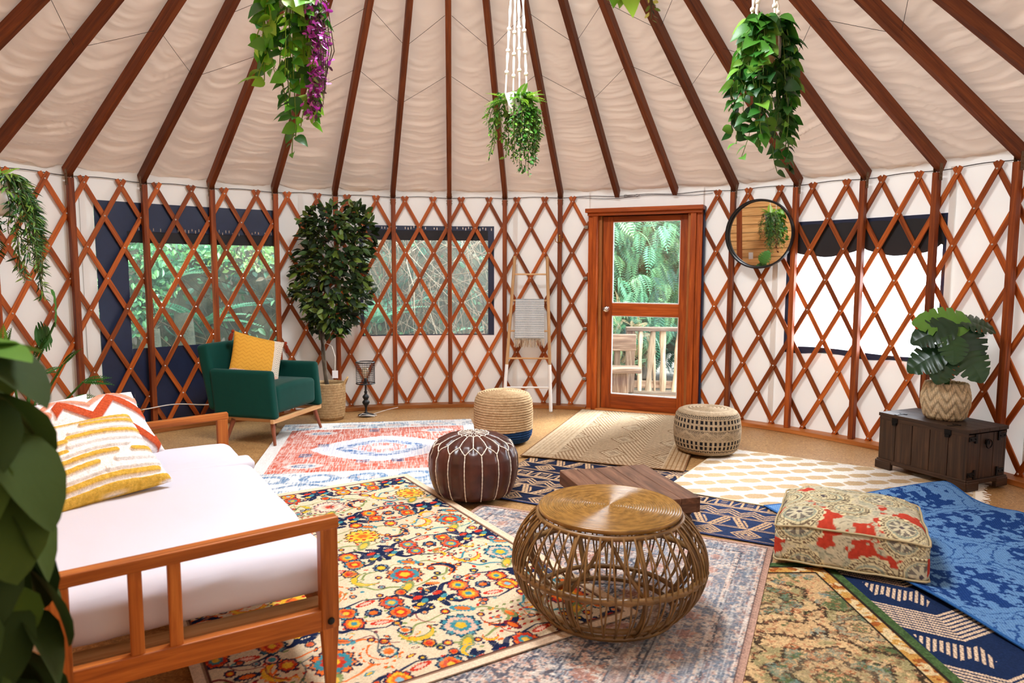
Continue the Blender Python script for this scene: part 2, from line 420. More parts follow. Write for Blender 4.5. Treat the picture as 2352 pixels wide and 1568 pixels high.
# skylight dome over the open crown
m = MB(); m.lathe([(0.78 * math.cos(t), HW + 0.118 + (RW - 0.74) * SLOPE + 0.32 * math.sin(t)) for t in np.linspace(0, PI / 2 - 0.01, 12)], 48)
struct(m.build('window_4', M['hazyvinyl'], smooth=True))
m = MB(); zc = HW + 0.02 + (RW - 0.74) * SLOPE
m.lathe([(0.70, zc), (0.78, zc), (0.78, zc + 0.11), (0.70, zc + 0.11), (0.70, zc)], 48)
struct(m.build('trim_2', M['rafter']))

# base ring on the floor
def ring_strip(name, a0, a1):
    mb = MB(); A = np.linspace(a0, a1, 60)
    prof = [(3.735, 0.002), (3.735, 0.036), (3.872, 0.036), (3.872, 0.002)]
    P = np.array([[pol(a, r, z) for r, z in prof] for a in A])
    G = np.array([[[a * 3.8, r, z] for r, z in prof] for a in A])
    mb.grid(P, closev=True, G=G); mb.add(P[0], [(0, 1, 2, 3)]); mb.add(P[-1], [(3, 2, 1, 0)])
    return struct(mb.build(name, M['basewood']))
ring_strip('baseboard_left', -1.5, A_DL + 0.002)
ring_strip('baseboard_right', A_DR - 0.002, 1.7)

# studs and rafters
ST = {0: 'behind the leafy split-leaf plant at the wall', 1: 'just left of the blue framed window, behind the daybed', 2: 'crossing the left part of the blue framed window',
      3: 'rising behind the green armchair across the blue framed window', 4: 'at the right edge of the blue framed window', 5: 'behind the ficus tree',
      6: 'crossing the middle window just right of the ficus', 7: 'down the centre of the middle window above the lamp side', 8: 'just left of the blanket ladder',
      9: 'between the blanket ladder and the door', 12: 'just right of the door behind the round mirror rim', 13: 'at the left edge of the bright white window',
      14: 'down the middle of the bright white window', 15: 'behind the monstera at the right edge of the white window', 16: 'behind the right end of the dark wooden trunk', 17: 'beyond the trunk, at the far right of the wall'}
for i in list(range(0, 10)) + list(range(12, 18)):
    a = TH(i); d = np.array([math.sin(a), math.cos(a), 0])
    m = MB(); c = d * (RW + 0.008)
    m.beam(c + [0, 0, 0.037], c + [0, 0, 2.10], 0.042, 0.050, up=d)
    o = m.build('timber_stud', M['cedar'], bevel=0.003)
    o.location = tuple(d * (RW + 0.012)); o.data.transform(Matrix.Translation(-Vector(o.location)))
    tag(o, 'upright cedar wall stud ' + ST[i], 'stud', 'wall studs')
RL = {-1: 'roof rafter farthest left, cutting the top left corner', 0: 'second roof rafter from the left edge of the ceiling', 17: 'roof rafter farthest right, cutting the top right corner',
      10: 'roof rafter landing above the left half of the door header', 11: 'roof rafter landing above the right half of the door header'}
for i in range(-1, 18):
    a = TH(i); d = np.array([math.sin(a), math.cos(a), 0]); up = unit(np.array([d[0] * SLOPE, d[1] * SLOPE, 1.0]))
    rend = 3.835
    p0 = d * rend + np.array([0, 0, HW + (RW - rend) * SLOPE]) + up * 0.045
    p1 = d * 0.72 + np.array([0, 0, HW + (RW - 0.72) * SLOPE]) + up * 0.045
    lab = RL.get(i, 'sloping roof rafter resting on the stud ' + ST.get(i, ''))
    lab = ' '.join(lab.replace('resting on the stud', 'above the stud').split()[:16])
    t = thing('rafter', lab, 'rafter', tuple(p0), 0, 'roof rafters')
    m = MB(); m.beam(p0 - p0, p1 - p0, 0.044, 0.09, up=up)
    m.build('beam', M['rafter'], t, bevel=0.004)
    if i not in (10, 11):
        sd = np.array([d[1], -d[0], 0])
        m = MB()
        for sg in (-1, 1):
            m.box(d * (RW + 0.016) + sd * sg * 0.0235 + [0, 0, 2.105] - p0, (0.003, 0.034, 0.12), R=np.array([[d[1], d[0], 0], [-d[0], d[1], 0], [0, 0, 1]]))
            for zz in (2.065, 2.09, 2.13):
                m.ball(d * (RW + 0.016) + sd * sg * 0.026 + [0, 0, zz] - p0, 0.005, 6, 4)
        m.build('bracket', M['bracket'], t)

# lattice: two folding panels of crossed laths
ROWS = [2.080 - 0.253 * q for q in range(9)]
def jang(j): return TH(0.712 + 0.5 * j)
def lattice(name, label, jmin, jmax):
    t = thing(name, label, 'lattice wall', tuple(pol(jang((jmin + jmax) / 2), 3.85)), 0)
    L0 = np.array(t.location)
    for sgn in (1, -1):
        for j0 in range(int(math.floor(jmin)) - 5, int(math.ceil(jmax)) + 6):
            # lath through (j0, row 0) ; at row q its place is j0 + sgn*q*0.5 ; sgn=-1 is the "/" lath
            qa, qb = 0.0, 8.0
            if sgn > 0: qa = max(qa, (jmin - j0) * 2); qb = min(qb, (jmax - j0) * 2)
            else: qa = max(qa, (j0 - jmax) * 2); qb = min(qb, (j0 - jmin) * 2)
            if qb - qa < 0.9: continue
            Rr = 3.842 if sgn < 0 else 3.855
            ea = qa - 0.2; eb = qb + (0.11 if qb == 8.0 else 0.12)
            n = 26; q = np.linspace(ea, eb, n)
            jj = j0 + sgn * q * 0.5; zz = 2.080 - 0.253 * q
            ctr = np.array([pol(jang(j), Rr, z) for j, z in zip(jj, zz)])
            T = np.gradient(ctr, axis=0); T /= np.linalg.norm(T, axis=1, keepdims=True)
            Nn = np.array([pol(jang(j), 1.0) for j in jj]); W = np.cross(T, Nn); W /= np.linalg.norm(W, axis=1, keepdims=True)
            wd = np.full(n, 0.0185); wd[0] *= 0.8; wd[-1] *= 0.8
            th = 0.0058
            P = np.stack([ctr - W * wd[:, None] - Nn * th, ctr + W * wd[:, None] - Nn * th, ctr + W * wd[:, None] + Nn * th, ctr - W * wd[:, None] + Nn * th], 1) - L0
            ln = q * 0.29; off = rng.random(3) * 20
            G = np.stack([np.stack([ln + off[0], np.full(n, off[1] + a), np.full(n, off[2] + b)], -1) for a, b in ((-.02, 0), (.02, 0), (.02, .01), (-.02, .01))], 1)
            m = MB(); m.grid(P, closev=True, G=G)
            m.add(P[0], [(0, 1, 2, 3)], 0, G[0]); m.add(P[-1], [(3, 2, 1, 0)], 0, G[-1])
            if sgn < 0:
                for qq in range(int(math.ceil(qa)), int(math.floor(qb)) + 1):
                    cc = pol(jang(j0 - qq * 0.5), Rr - 0.0065, 2.080 - 0.253 * qq)
                    m.ball(cc - L0, 0.0075, 8, 4, mat=1, sz=1.0)
            m.build('lath', [M['lath'], M['bolt']], t)
    return t
lattice('trellis', 'crisscross wooden lattice wall running from the left edge to the door', -2.5, 17.5)
lattice('trellis', 'crisscross wooden lattice wall from the door to the trunk corner', 21.5, 34.5)
# small steel clips that hold the lattice to the door frame
for side, j in (('left', 17.5), ('right', 21.5)):
    for n_, q in enumerate((1, 3, 5, 7)):
        cc = pol(jang(j), 3.828, 2.080 - 0.253 * q)
        m = MB(); d = unit(cc * [1, 1, 0]); sd = np.array([d[1], -d[0], 0])
        R = np.stack([sd, d, [0, 0, 1]], 1)
        m.box((0, 0, 0), (0.036, 0.006, 0.03), R=R); m.ball(-d * 0.004, 0.008, 8, 4)
        o = m.build('lattice_clip', M['steel'], loc=tuple(cc), bevel=0.004)
        tag(o, '%s steel clip holding the lattice to the %s side of the door frame' % (('topmost', 'second highest', 'second lowest', 'lowest')[n_], side), 'clip', 'lattice clips')

d = pol(TH(9), 1); sd = np.array([d[1], -d[0], 0]); p = d * (RW - .022) + np.array([0, 0, 1.70])
t = thing('coat_hook', 'small brass double coat hook on the stud between the ladder and the door', 'hook', tuple(p))
m = MB(); m.tube([d * .002 + [0, 0, .04], d * .0 + [0, 0, -.02]], .007, 8); m.ball(d * 0 + [0, 0, .042], .011, 10, 6); m.build('plate', M['brass'], t, smooth=True)
for sg in (-1, 1):
    m = MB(); m.tube([[0, 0, -.01], sd * sg * .018 - d * .015 + [0, 0, -.025], sd * sg * .034 - d * .028 + [0, 0, -.015], sd * sg * .038 - d * .032 + [0, 0, .006]], .0045, 8); m.ball(sd * sg * .038 - d * .032 + [0, 0, .01], .007, 8, 5); m.build('prong', M['brass'], t, smooth=True)
# eave cable and the turnbuckle over the door
m = MB(); A = np.linspace(-1.25, 1.55, 220)
m.tube([pol(a, 3.869, 2.128 - 0.006 * math.cos((a - TH(0)) / 0.1465759 * 2 * PI)) for a in A], 0.0035, 6)
m.tube([pol(a, 3.867, 2.112 + 0.01 * math.sin(a * 30)) for a in np.linspace(A_DL - 0.05, A_DR + 0.02, 40)], 0.003, 6)
o = m.build('eave_cable', M['wire'], smooth=True); tag(o, 'thin steel cable running round the top of the lattice', 'cable')
t = thing('turnbuckle', 'small steel turnbuckle on the eave cable above the door', 'turnbuckle', tuple(pol(0.42, 3.855, 2.122)))
d = pol(0.42, 1); sd = np.array([d[1], -d[0], 0])
m = MB()
for sg in (-1, 1): m.tube([sd * x + [0, 0, sg * 0.007] for x in np.linspace(-0.035, 0.035, 6)], 0.0035, 6)
m.build('body', M['steel'], t)
for sg in (-1, 1):
    m = MB(); m.tube([sd * (sg * 0.055 + 0.02 * math.cos(q)) + np.array([0, 0, 0.011 * math.sin(q)]) for q in np.linspace(0, 2 * PI, 14, endpoint=False)], 0.0035, 6, closed=True)
    m.build('hook', M['steel'], t)

# zigzag bracing wires between the rafters
def wire_pts(i, r):
    a = TH(i); return pol(a, r, HW + (RW - r) * SLOPE + 0.045)
wl = ['left edge', 'blue framed window', 'green armchair', 'ficus tree', 'middle window', 'white hanging planter', 'door', 'mirror', 'trunk']
for lev, (ra, rb) in enumerate(((2.47, 2.73), (1.96, 2.20))):
    for i in range(-1, 17):
        if lev == 1 and not 2 <= i <= 14: continue
        p, q = (wire_pts(i, ra if i % 2 else rb), wire_pts(i + 1, rb if i % 2 else ra))
        for p_, i_, s_ in ((p, i, 1), (q, i + 1, -1)): p_ += s_ * .0245 * np.array([math.cos(TH(i_)), -math.sin(TH(i_)), 0])
        m = MB(); m.tube([p, (p + q) / 2 - [0, 0, 0.002], q], 0.0016, 5)
        o = m.build('bracing_wire', M['wire'])
        tag(o, 'thin dark bracing wire slanting between two roof rafters %s' % ('in the lower zigzag row' if lev == 0 else 'in the upper zigzag row'), 'wire', 'roof bracing wires, %s row' % ('lower' if lev == 0 else 'upper'))

# ---------------------------------------------------------------- windows
def strip(mb, a0, a1, z0, z1, r, nz=2, wob=0.0, mat=0, seed=0):
    A = np.linspace(a0, a1, max(2, int((a1 - a0) / 0.012))); Z = np.linspace(z0, z1, max(2, nz))
    AA, ZZ = np.meshgrid(A, Z, indexing='ij')
    rr = r + wob * (fbm(AA * 18, ZZ * 5, 40 + seed) - 0.5)
    P = np.stack([rr * np.sin(AA), rr * np.cos(AA), ZZ], -1)
    mb.grid(P[:, ::-1], mat=mat)
w = sempty('window_1')
m = MB(); R1 = RC - 0.005
strip(m, -0.883, -0.820, 0.08, 1.955, R1, 30, 0.02); strip(m, -0.820, -0.486, 1.715, 1.955, R1, 8, 0.012, seed=3)
strip(m, -0.820, -0.486, 0.08, 0.725, R1, 14, 0.02, seed=5); strip(m, -0.496, -0.484, 0.72, 1.72, R1, 10)
m.build('border', M['navy'], w, smooth=True)
m = MB(); strip(m, -0.820, -0.490, 1.62, 1.722, R1 + 0.006, 3, 0.006); m.build('rolled_screen', M['charcoal'], w, smooth=True)
m = MB(); strip(m, -0.822, -0.490, 0.72, 1.63, RC + 0.004, 12, 0.006); m.build('pane', M['vinyl'], w, smooth=True)
m = MB()
for k, a in enumerate(np.arange(-0.81, -0.495, 0.0075)):
    if rng.random() < 0.6: m.box(pol(a, R1 - 0.004, 1.735 + rng.normal(0, 0.008)), (0.006, 0.004, 0.016 + rng.random() * 0.012))
m.build('stitching', M['bolt'], w)
w = sempty('window_2')
m = MB(); strip(m, -0.288, 0.062, 1.80, 1.845, R1, 3, 0.004); strip(m, 0.046, 0.062, 0.735, 1.80, R1, 10); strip(m, -0.288, -0.279, 0.735, 1.80, R1, 10); strip(m, -0.288, 0.062, 0.735, 0.745, R1, 2)
m.build('border', M['navy'], w, smooth=True)
m = MB(); strip(m, -0.279, 0.046, 1.70, 1.802, R1 + 0.006, 3, 0.006); m.build('rolled_screen', M['charcoal'], w, smooth=True)
m = MB(); strip(m, -0.284, 0.052, 0.74, 1.81, RC + 0.004, 12, 0.006); m.build('pane', M['vinyl'], w, smooth=True)
m = MB()
for a in np.arange(-0.275, 0.055, 0.0075):
    if rng.random() < 0.7: m.box(pol(a, R1 - 0.004, 1.822 + rng.normal(0, 0.006)), (0.007, 0.004, 0.016 + rng.random() * 0.01))
m.build('stitching', M['bolt'], w)
w = sempty('window_3')
m = MB(); strip(m, 0.800, 1.132, 1.77, 1.815, R1, 3, 0.004); strip(m, 0.800, 0.812, 0.70, 1.78, R1, 10, 0.01); strip(m, 1.124, 1.132, 0.70, 1.78, R1, 10)
A = np.linspace(0.80, 1.132, 60)
P = np.array([[pol(a, R1 - 0.002, z) for z in np.linspace(0.695 - 0.012 * math.sin(a * 40), 0.742 + 0.008 * math.sin(a * 23), 3)] for a in A]); m.grid(P[:, ::-1])
m.build('border', M['navy'], w, smooth=True)
m = MB(); A = np.linspace(0.806, 1.128, 90)          # the rolled curtain with its drooping lower edge
def droop(a):
    f = ((a - 0.806) / 0.158) % 1.0; return 1.60 - 0.085 * (4 * f * (1 - f)) ** 0.6
P = np.array([[pol(a, RC - 0.008 - 0.006 * math.sin(PI * k / 8.0), 1.785 + (droop(a) - 1.785) * k / 8.0 + 0.004 * math.sin(a * 90)) for k in range(9)] for a in A])
m.grid(P[:, ::-1]); m.build('rolled_curtain', M['charcoal'], w, smooth=True)
m = MB(); strip(m, 0.804, 1.128, 0.71, 1.79, RC + 0.004, 12, 0.01); m.build('pane', M['hazyvinyl'], w, smooth=True)

# ---------------------------------------------------------------- door
DO = np.array([1.170, 3.602]); DX = unit(np.array([0.9, -0.442])); drot = math.atan2(DX[1], DX[0])
D = sempty('door_1', (DO[0], DO[1], 0.0), drot)
def part(name, boxes, mat, parent, bev=0.004, **kw):
    m = MB()
    for (x0, x1, y0, y1, z0, z1) in boxes: m.box(((x0 + x1) / 2, (y0 + y1) / 2, (z0 + z1) / 2), (x1 - x0, y1 - y0, z1 - z0))
    return m.build(name, mat, parent, bevel=bev, **kw)
fr = part('frame', [(0.0, 0.052, -0.01, 0.17, 0.0, 1.955), (0.052, 0.098, -0.03, 0.17, 0.0, 1.955), (0.995, 1.048, -0.03, 0.17, 0.0, 1.955), (1.048, 1.10, -0.01, 0.17, 0.0, 1.955), (0.098, 0.995, 0.02, 0.17, 1.93, 1.975)], M['doorwood'], D)
part('header', [(-0.015, 1.115, -0.075, 0.17, 1.958, 1.998), (0.0, 1.10, -0.045, 0.17, 1.93, 1.958)], M['doorwood'], D)
part('jamb', [(0.098, 0.128, 0.03, 0.17, 0.0, 1.93), (0.968, 0.995, 0.0, 0.17, 0.0, 1.93)], M['basewood'], D)
part('threshold', [(0.0, 1.10, -0.03, 0.19, 0.0, 0.022)], M['basewood'], D)
lf = part('door_leaf', [(0.131, 0.232, 0.06, 0.104, 0.025, 1.925), (0.888, 0.966, 0.06, 0.104, 0.025, 1.925)], M['doorwood'], D)
part('rail', [(0.232, 0.888, 0.06, 0.104, 0.025, 0.170)], M['doorwood'], D)
part('rail', [(0.232, 0.888, 0.06, 0.104, 0.955, 1.078)], M['doorwood'], D)
part('rail', [(0.232, 0.888, 0.06, 0.104, 1.872, 1.925)], M['doorwood'], D)
part('glass_pane', [(0.232, 0.888, 0.08, 0.083, 1.078, 1.872)], M['glass'], D, 0)
part('glass_pane', [(0.232, 0.888, 0.08, 0.083, 0.170, 0.955)], M['glass'], D, 0)
for z0, z1 in ((1.078, 1.872), (0.170, 0.955)):
    part('glazing_bead', [(0.232, 0.888, 0.066, 0.078, z0, z0 + 0.009), (0.232, 0.888, 0.066, 0.078, z1 - 0.006, z1), (0.232, 0.238, 0.066, 0.078, z0, z1), (0.882, 0.888, 0.066, 0.078, z0, z1)], M['whitepaint'], D, 0)
m = MB(); pr = [(0.0, 0.0), (0.030, 0.0), (0.031, 0.006), (0.012, 0.010), (0.012, 0.026), (0.024, 0.034), (0.030, 0.046), (0.028, 0.058), (0.018, 0.066), (0.0005, 0.068)]
m.lathe(pr, 20); o = m.build('knob', M['chrome'], D, (0.180, 0.06, 1.018), smooth=True); o.rotation_euler = (PI / 2, 0, 0)
# dark gasket strip of canvas edge right of the frame
part('gasket', [(1.10, 1.118, 0.03, 0.10, 0.02, 1.99)], M['navy'], D, 0)
# ================================================================== LEAVES
def leaf_tpl(ys, ws, fold=0.25, droop=0.25, base=0.0):
    """strip leaf: three columns (left, midrib, right); unit length along +Y"""
    V = []
    for y, w in zip(ys, ws):
        z = -droop * y * y
        V += [(-w, y, z + fold * w), (0, y, z), (w, y, z + fold * w)]
    F = []
    for k in range(len(ys) - 1):
        a = 3 * k; F += [(a, a + 1, a + 4, a + 3), (a + 1, a + 2, a + 5, a + 4)]
    return np.array(V, float), np.array(F)
T_HEART = leaf_tpl([-.12, 0, .2, .45, .72, .9, 1.0], [.22, .38, .46, .40, .22, .08, .0], 0.28, 0.3)
T_OVAL = leaf_tpl([0, .2, .45, .7, .9, 1.0], [.03, .19, .25, .19, .08, .0], 0.3, 0.18)
T_BIG = leaf_tpl([0, .1, .25, .45, .65, .82, .94, 1.0], [.06, .26, .40, .45, .40, .28, .13, .0], 0.22, 0.3)
T_TINY = leaf_tpl([0, .4, .8, 1.0], [.05, .24, .18, .0], 0.2, 0.1)
T_BLADE = leaf_tpl([0, .3, .7, 1.0], [.03, .10, .07, .0], 0.3, 0.25)
def frond_tpl(n=13, w=0.20, droop=0.35, lw=0.035, taper=0.8):
    V = []; F = []
    for k in range(n):
        y = (k + 0.6) / n; L = w * (math.sin(PI * min(1, (0.12 + 0.88 * y)) ** taper) + 0.05); z = -droop * y * y
        for sg in (-1, 1):
            b = len(V)
            V += [(0, y - lw * .5, z), (sg * L * .5, y + L * .12 - lw, z + .01), (sg * L, y + L * .45, z - L * .15), (sg * L * .5, y + L * .32 + lw, z + .01)]
            F.append((b, b + 1, b + 2, b + 3) if sg < 0 else (b + 3, b + 2, b + 1, b))
    b = len(V)
    for k in range(5):
        y = k / 4; V += [(-.006, y, -droop * y * y + .002), (.006, y, -droop * y * y + .002)]
    for k in range(4): F.append((b + 2 * k, b + 2 * k + 1, b + 2 * k + 3, b + 2 * k + 2))
    return np.array(V, float), np.array(F)
T_FROND = frond_tpl()
T_FERN = frond_tpl(26, 0.15, 0.5, 0.011)
T_CEDAR = frond_tpl(11, 0.30, 0.55, 0.018)
def monstera_tpl(n=44):
    """broad heart-shaped blade with a few deep slits on each side"""
    V = []; F = []; ys = np.linspace(-.10, 1.0, n)
    for sg in (-1, 1):
        b = len(V)
        for y in ys:
            t = (y + .10) / 1.10; w = .50 * max(0, math.sin(PI * t ** .74)) ** .72
            sl = 0.0
            for q, dp in ((.16, .45), (.33, .6), (.50, .6), (.66, .45)):
                sl = max(sl, dp * math.exp(-((y - q - (.02 if sg > 0 else 0)) / .017) ** 2))
            wo = w * (1 - sl) * (1 + .03 * math.sin(y * 40))
            for f in (0, .35, .7, 1.0):
                x = wo * f; V.append((sg * x, y + .16 * x, .10 * x - .30 * max(0, y) ** 2 - .42 * x * x + .012 * math.sin(y * 38) * f))
        for k in range(n - 1):
            for c in range(3):
                q = (b + 4 * k + c, b + 4 * k + c + 1, b + 4 * k + c + 5, b + 4 * k + c + 4); F.append(q if sg > 0 else q[::-1])
    return np.array(V, float), np.array(F)
T_MON = monstera_tpl()

def instance(mb, tpl, P, Y, N, S_, K, mat=0):
    """copies of a leaf: base P, direction Y, face normal N, length S_, colour K"""
    V, F = tpl; P = np.asarray(P, float); n = len(P)
    if n == 0: return
    Y = np.asarray(Y, float); Y = Y / np.maximum(np.linalg.norm(Y, axis=1, keepdims=True), 1e-9)
    N = np.asarray(N, float); X = np.cross(Y, N); X /= np.maximum(np.linalg.norm(X, axis=1, keepdims=True), 1e-9); Z = np.cross(X, Y)
    S_ = np.broadcast_to(np.asarray(S_, float), (n,))
    W = (V[None, :, 0, None] * X[:, None] + V[None, :, 1, None] * Y[:, None] + V[None, :, 2, None] * Z[:, None]) * S_[:, None, None] + P[:, None]
    FF = (F[None] + (np.arange(n) * len(V))[:, None, None]).reshape(-1, F.shape[1])
    mb.add(W.reshape(-1, 3), FF, mat, None, np.repeat(np.asarray(K, float)[:, :3], len(V), 0))
def pal(n, cols, r=None, jit=0.18):
    r = r or rng
    c = np.array([lin(np.array(q) / 255.0) for q in cols])[r.integers(0, len(cols), n)]
    return np.clip(c * (1 + jit * r.normal(size=(n, 1))), 0.002, 1)
def rdir(n, r=None):
    v = (r or rng).normal(size=(n, 3)); return v / np.linalg.norm(v, axis=1, keepdims=True)
GREENS = [(58, 122, 30), (44, 100, 26), (92, 150, 40), (34, 82, 24), (120, 170, 50)]
DARKG = [(28, 62, 24), (38, 78, 28), (22, 50, 22), (52, 92, 34)]

def vines(mb, starts, lens, out, tpl, size, spacing, cols, stem=None, seed=1, sway=0.03, lift=0.03, upn=0.35, sizej=0.25, spread=0.9):
    """trailing stems: each leaves the pot outwards then hangs; leaves along it"""
    r = np.random.default_rng(seed); P = []; Y = []; N = []; Z = []
    for s, L, o in zip(starts, lens, out):
        n = max(6, int(L / spacing)); t = np.linspace(0, 1, n)
        o = np.asarray(o, float); ph = r.random() * 6; ax = rdir(1, r)[0] * [1, 1, 0]
        path = np.asarray(s, float) + np.outer(1 - np.exp(-5 * t), o) + np.outer(lift * np.sin(np.minimum(1, t * 5) * PI), [0, 0, 1]) - np.outer(L * np.maximum(0, t - 0.04), [0, 0, 1]) + np.outer(np.sin(t * 7 + ph) * sway * t, ax)
        if stem is not None: mb.tube(path, 0.0022, 4, K=stem, cap=False)
        a = r.random(n) * 2 * PI
        sd = np.stack([np.cos(a), np.sin(a), np.zeros(n)], 1)
        oo = unit(o + 1e-6)
        d = sd * spread + oo * 0.7 + np.array([0, 0, -0.55]) + r.normal(size=(n, 3)) * 0.2
        nn = sd * 0.4 + oo * 0.9 + np.array([0, 0, upn]) + r.normal(size=(n, 3)) * 0.35
        P.append(path + sd * 0.008); Y.append(d); N.append(nn); Z.append(size * (1 + sizej * r.normal(size=n)) * (1 - 0.35 * t))
    P, Y, N, Z = np.concatenate(P), np.concatenate(Y), np.concatenate(N), np.maximum(0.012, np.concatenate(Z))
    instance(mb, tpl, P, Y, N, Z, pal(len(P), cols, r))
def roofz(x, y): return HW + (RW - math.hypot(x, y)) * SLOPE
def macrame(parent, top, rim_z, rim_r, pot_z, n=4, seed=3, r0=0.0035):
    """cotton cords from one knot to the pot; local coordinates"""
    m = MB()
    for k in range(n):
        a = 2 * PI * k / n + 0.25; e = np.array([rim_r * math.cos(a), rim_r * math.sin(a), rim_z])
        pts = [np.array(top) * (1 - t) + e * t for t in np.linspace(0, 1, 30)]
        rr = [r0 * (1.35 + 0.5 * math.sin(t * 60 + k)) if 0.45 < t < 0.93 else r0 for t in np.linspace(0, 1, 30)]
        m.tube(pts, rr, 6)
        for t in (0.70, 0.80, 0.90): m.ball(np.array(top) * (1 - t) + e * t, r0 * 2.4, 8, 5)
        for dk in (-0.5, 0.5):
            b = a + dk * PI / n * 1.6; m.tube([e, (e + np.array([rim_r * math.cos(b), rim_r * math.sin(b), pot_z + 0.05])) / 2 * [1.04, 1.04, 1], np.array([rim_r * .95 * math.cos(b), rim_r * .95 * math.sin(b), pot_z + 0.03]), np.array([0, 0, pot_z - 0.005])], r0 * .8, 5)
    return m.build('hanger', M['rope'], parent, smooth=True)
def pot(parent, z0, h, r0, r1, mat, name='pot'):
    m = MB(); m.lathe([(0.001, z0), (r0 * .9, z0), (r0, z0 + .01), (r1, z0 + h), (r1 - .008, z0 + h), (r1 - .012, z0 + h - .02), (0.001, z0 + h - .02)], 28)
    return m.build(name, mat, parent, smooth=True, bevel=0)

# ---- hanging plant with purple blossom (left)
X, Yy = -0.635, -0.30
t = thing('hanging_plant', 'trailing green pothos with purple blossom sprays hanging at the upper left', 'hanging plant', (X, Yy, 2.42), 0, 'hanging plants')
m = MB(); m.tube([(0, 0, 0.12), (0, 0, roofz(X, Yy) - 2.42)], 0.004, 6); m.build('cord', M['rope'], t)
pot(t, 0.06, 0.13, 0.06, 0.08, M['whitepot'])
r = np.random.default_rng(11); m = MB()
a = r.uniform(0, 2 * PI, 16)
st = [(0.05 * math.cos(q), 0.05 * math.sin(q), 0.19) for q in a]; out = [(-0.035 + 0.045 * math.cos(q), 0.055 * math.sin(q), 0.0) for q in a]
vines(m, st, np.clip(r.normal(0.48, 0.16, 16), 0.2, 0.72), out, T_HEART, 0.074, 0.030, [(96, 164, 34), (60, 128, 28), (140, 192, 52), (44, 100, 28), (110, 176, 44), (168, 208, 84)], lin(np.array([150, 176, 60]) / 255), 12)
vines(m, [(0, 0, .1)] * 3, [0.66, 0.60, 0.5], [(-.03, 0, 0), (0.0, -.03, 0), (-.05, -.02, 0)], T_HEART, 0.066, 0.036, [(80, 150, 40), (50, 110, 30), (60, 120, 34)], lin(np.array([120, 150, 50]) / 255), 14)
m.build('foliage', M['leaf'], t, smooth=True)
m = MB(); n = 800; q = r.random(n)
P = np.stack([0.055 + 0.05 * np.sin(q * 3) + r.normal(0, 0.024, n) * (1.25 - q), r.normal(0, 0.038, n), 0.16 - 0.54 * q + r.normal(0, .01, n)], 1)
instance(m, T_TINY, P, rdir(n, r) + [0, 0, -.2], rdir(n, r), r.uniform(0.018, 0.034, n), pal(n, [(172, 52, 160), (196, 76, 182), (140, 36, 128), (214, 116, 200), (86, 50, 62), (100, 116, 62)], r))
for k in range(6): m.tube([(0.05, 0, 0.18), (0.085 + .01 * k % 3, (k - 3) * .012, 0.1), (0.12 + .008 * k, (k - 3) * .016, -0.1), (0.125, (k - 3) * .014, -0.34 + 0.03 * k)], 0.002, 4, K=lin(np.array([84, 70, 44]) / 255))
m.build('blossom', M['leaf'], t, smooth=False)

# ---- white macrame planter in the middle
X, Yy = 0.355, 1.0
t = thing('hanging_planter', 'white cord hanging planter with a bushy light green plant near the middle', 'hanging plant', (X, Yy, 2.30), 0, 'hanging plants')
macrame(t, (0.005, 0, roofz(X, Yy) - 2.30), 0.155, 0.068, 0.04, 4, r0=0.0058)
pot(t, 0.04, 0.115, 0.046, 0.068, M['whitepot'])
r = np.random.default_rng(21); m = MB(); a = r.uniform(-1.75, PI + .25, 44)
vines(m, [(0.04 * math.cos(q), 0.04 * math.sin(q), 0.12) for q in a], np.clip(r.normal(0.24, 0.10, 44), .1, .42), [(0.095 * math.cos(q) * (0.5 + r.random()), 0.09 * math.sin(q) + .03, 0.01) for q in a], T_OVAL, 0.034, 0.0095, [(104, 160, 50), (72, 130, 40), (140, 184, 70), (46, 92, 34), (84, 140, 60)], lin(np.array([110, 130, 60]) / 255), 22, 0.02, 0.05)
vines(m, [(0.03, -.03, 0.1)] * 12, np.linspace(.28, .46, 12), [(0.04 + 0.05 * math.cos(k), -.02 + 0.05 * math.sin(k), 0) for k in range(12)], T_OVAL, 0.036, 0.012, [(70, 130, 44), (48, 100, 36), (120, 170, 70), (34, 70, 30)], lin(np.array([90, 110, 50]) / 255), 23, 0.02, 0.02)
P = [(0.05 * math.cos(q), 0.05 * math.sin(q), 0.12) for q in a[:26]]
instance(m, T_FROND, P, [(math.cos(q), math.sin(q), r.uniform(-.2, .9)) for q in a[:26]], [(0, 0, 1)] * 26, r.uniform(.11, .17, 26), pal(26, [(150, 190, 60), (110, 168, 50)], r))
m.build('foliage', M['leaf'], t, smooth=True)

# ---- big pothos on the right
X, Yy = 1.625, 0.35
t = thing('hanging_plant', 'big heart-leaved pothos in a rope hanger high above the mirror', 'hanging plant', (X, Yy, 2.36), 0, 'hanging plants')
macrame(t, (0, 0, roofz(X, Yy) - 2.36), 0.30, 0.085, 0.10, 4, r0=0.006)
pot(t, 0.10, 0.18, 0.055, 0.088, M['jutepot'] if 'jutepot' in M else M['palewood'])
r = np.random.default_rng(31); m = MB(); a = r.uniform(0, 2 * PI, 30)
vines(m, [(0.06 * math.cos(q), 0.06 * math.sin(q), 0.28) for q in a], np.clip(r.normal(0.46, 0.2, 30), .12, .82), [(0.085 * math.cos(q), 0.085 * math.sin(q), 0.0) for q in a], T_HEART, 0.082, 0.034, [(50, 110, 34), (38, 92, 28), (72, 132, 40), (28, 70, 26), (112, 160, 56)], lin(np.array([120, 150, 70]) / 255), 32, 0.03, 0.06)
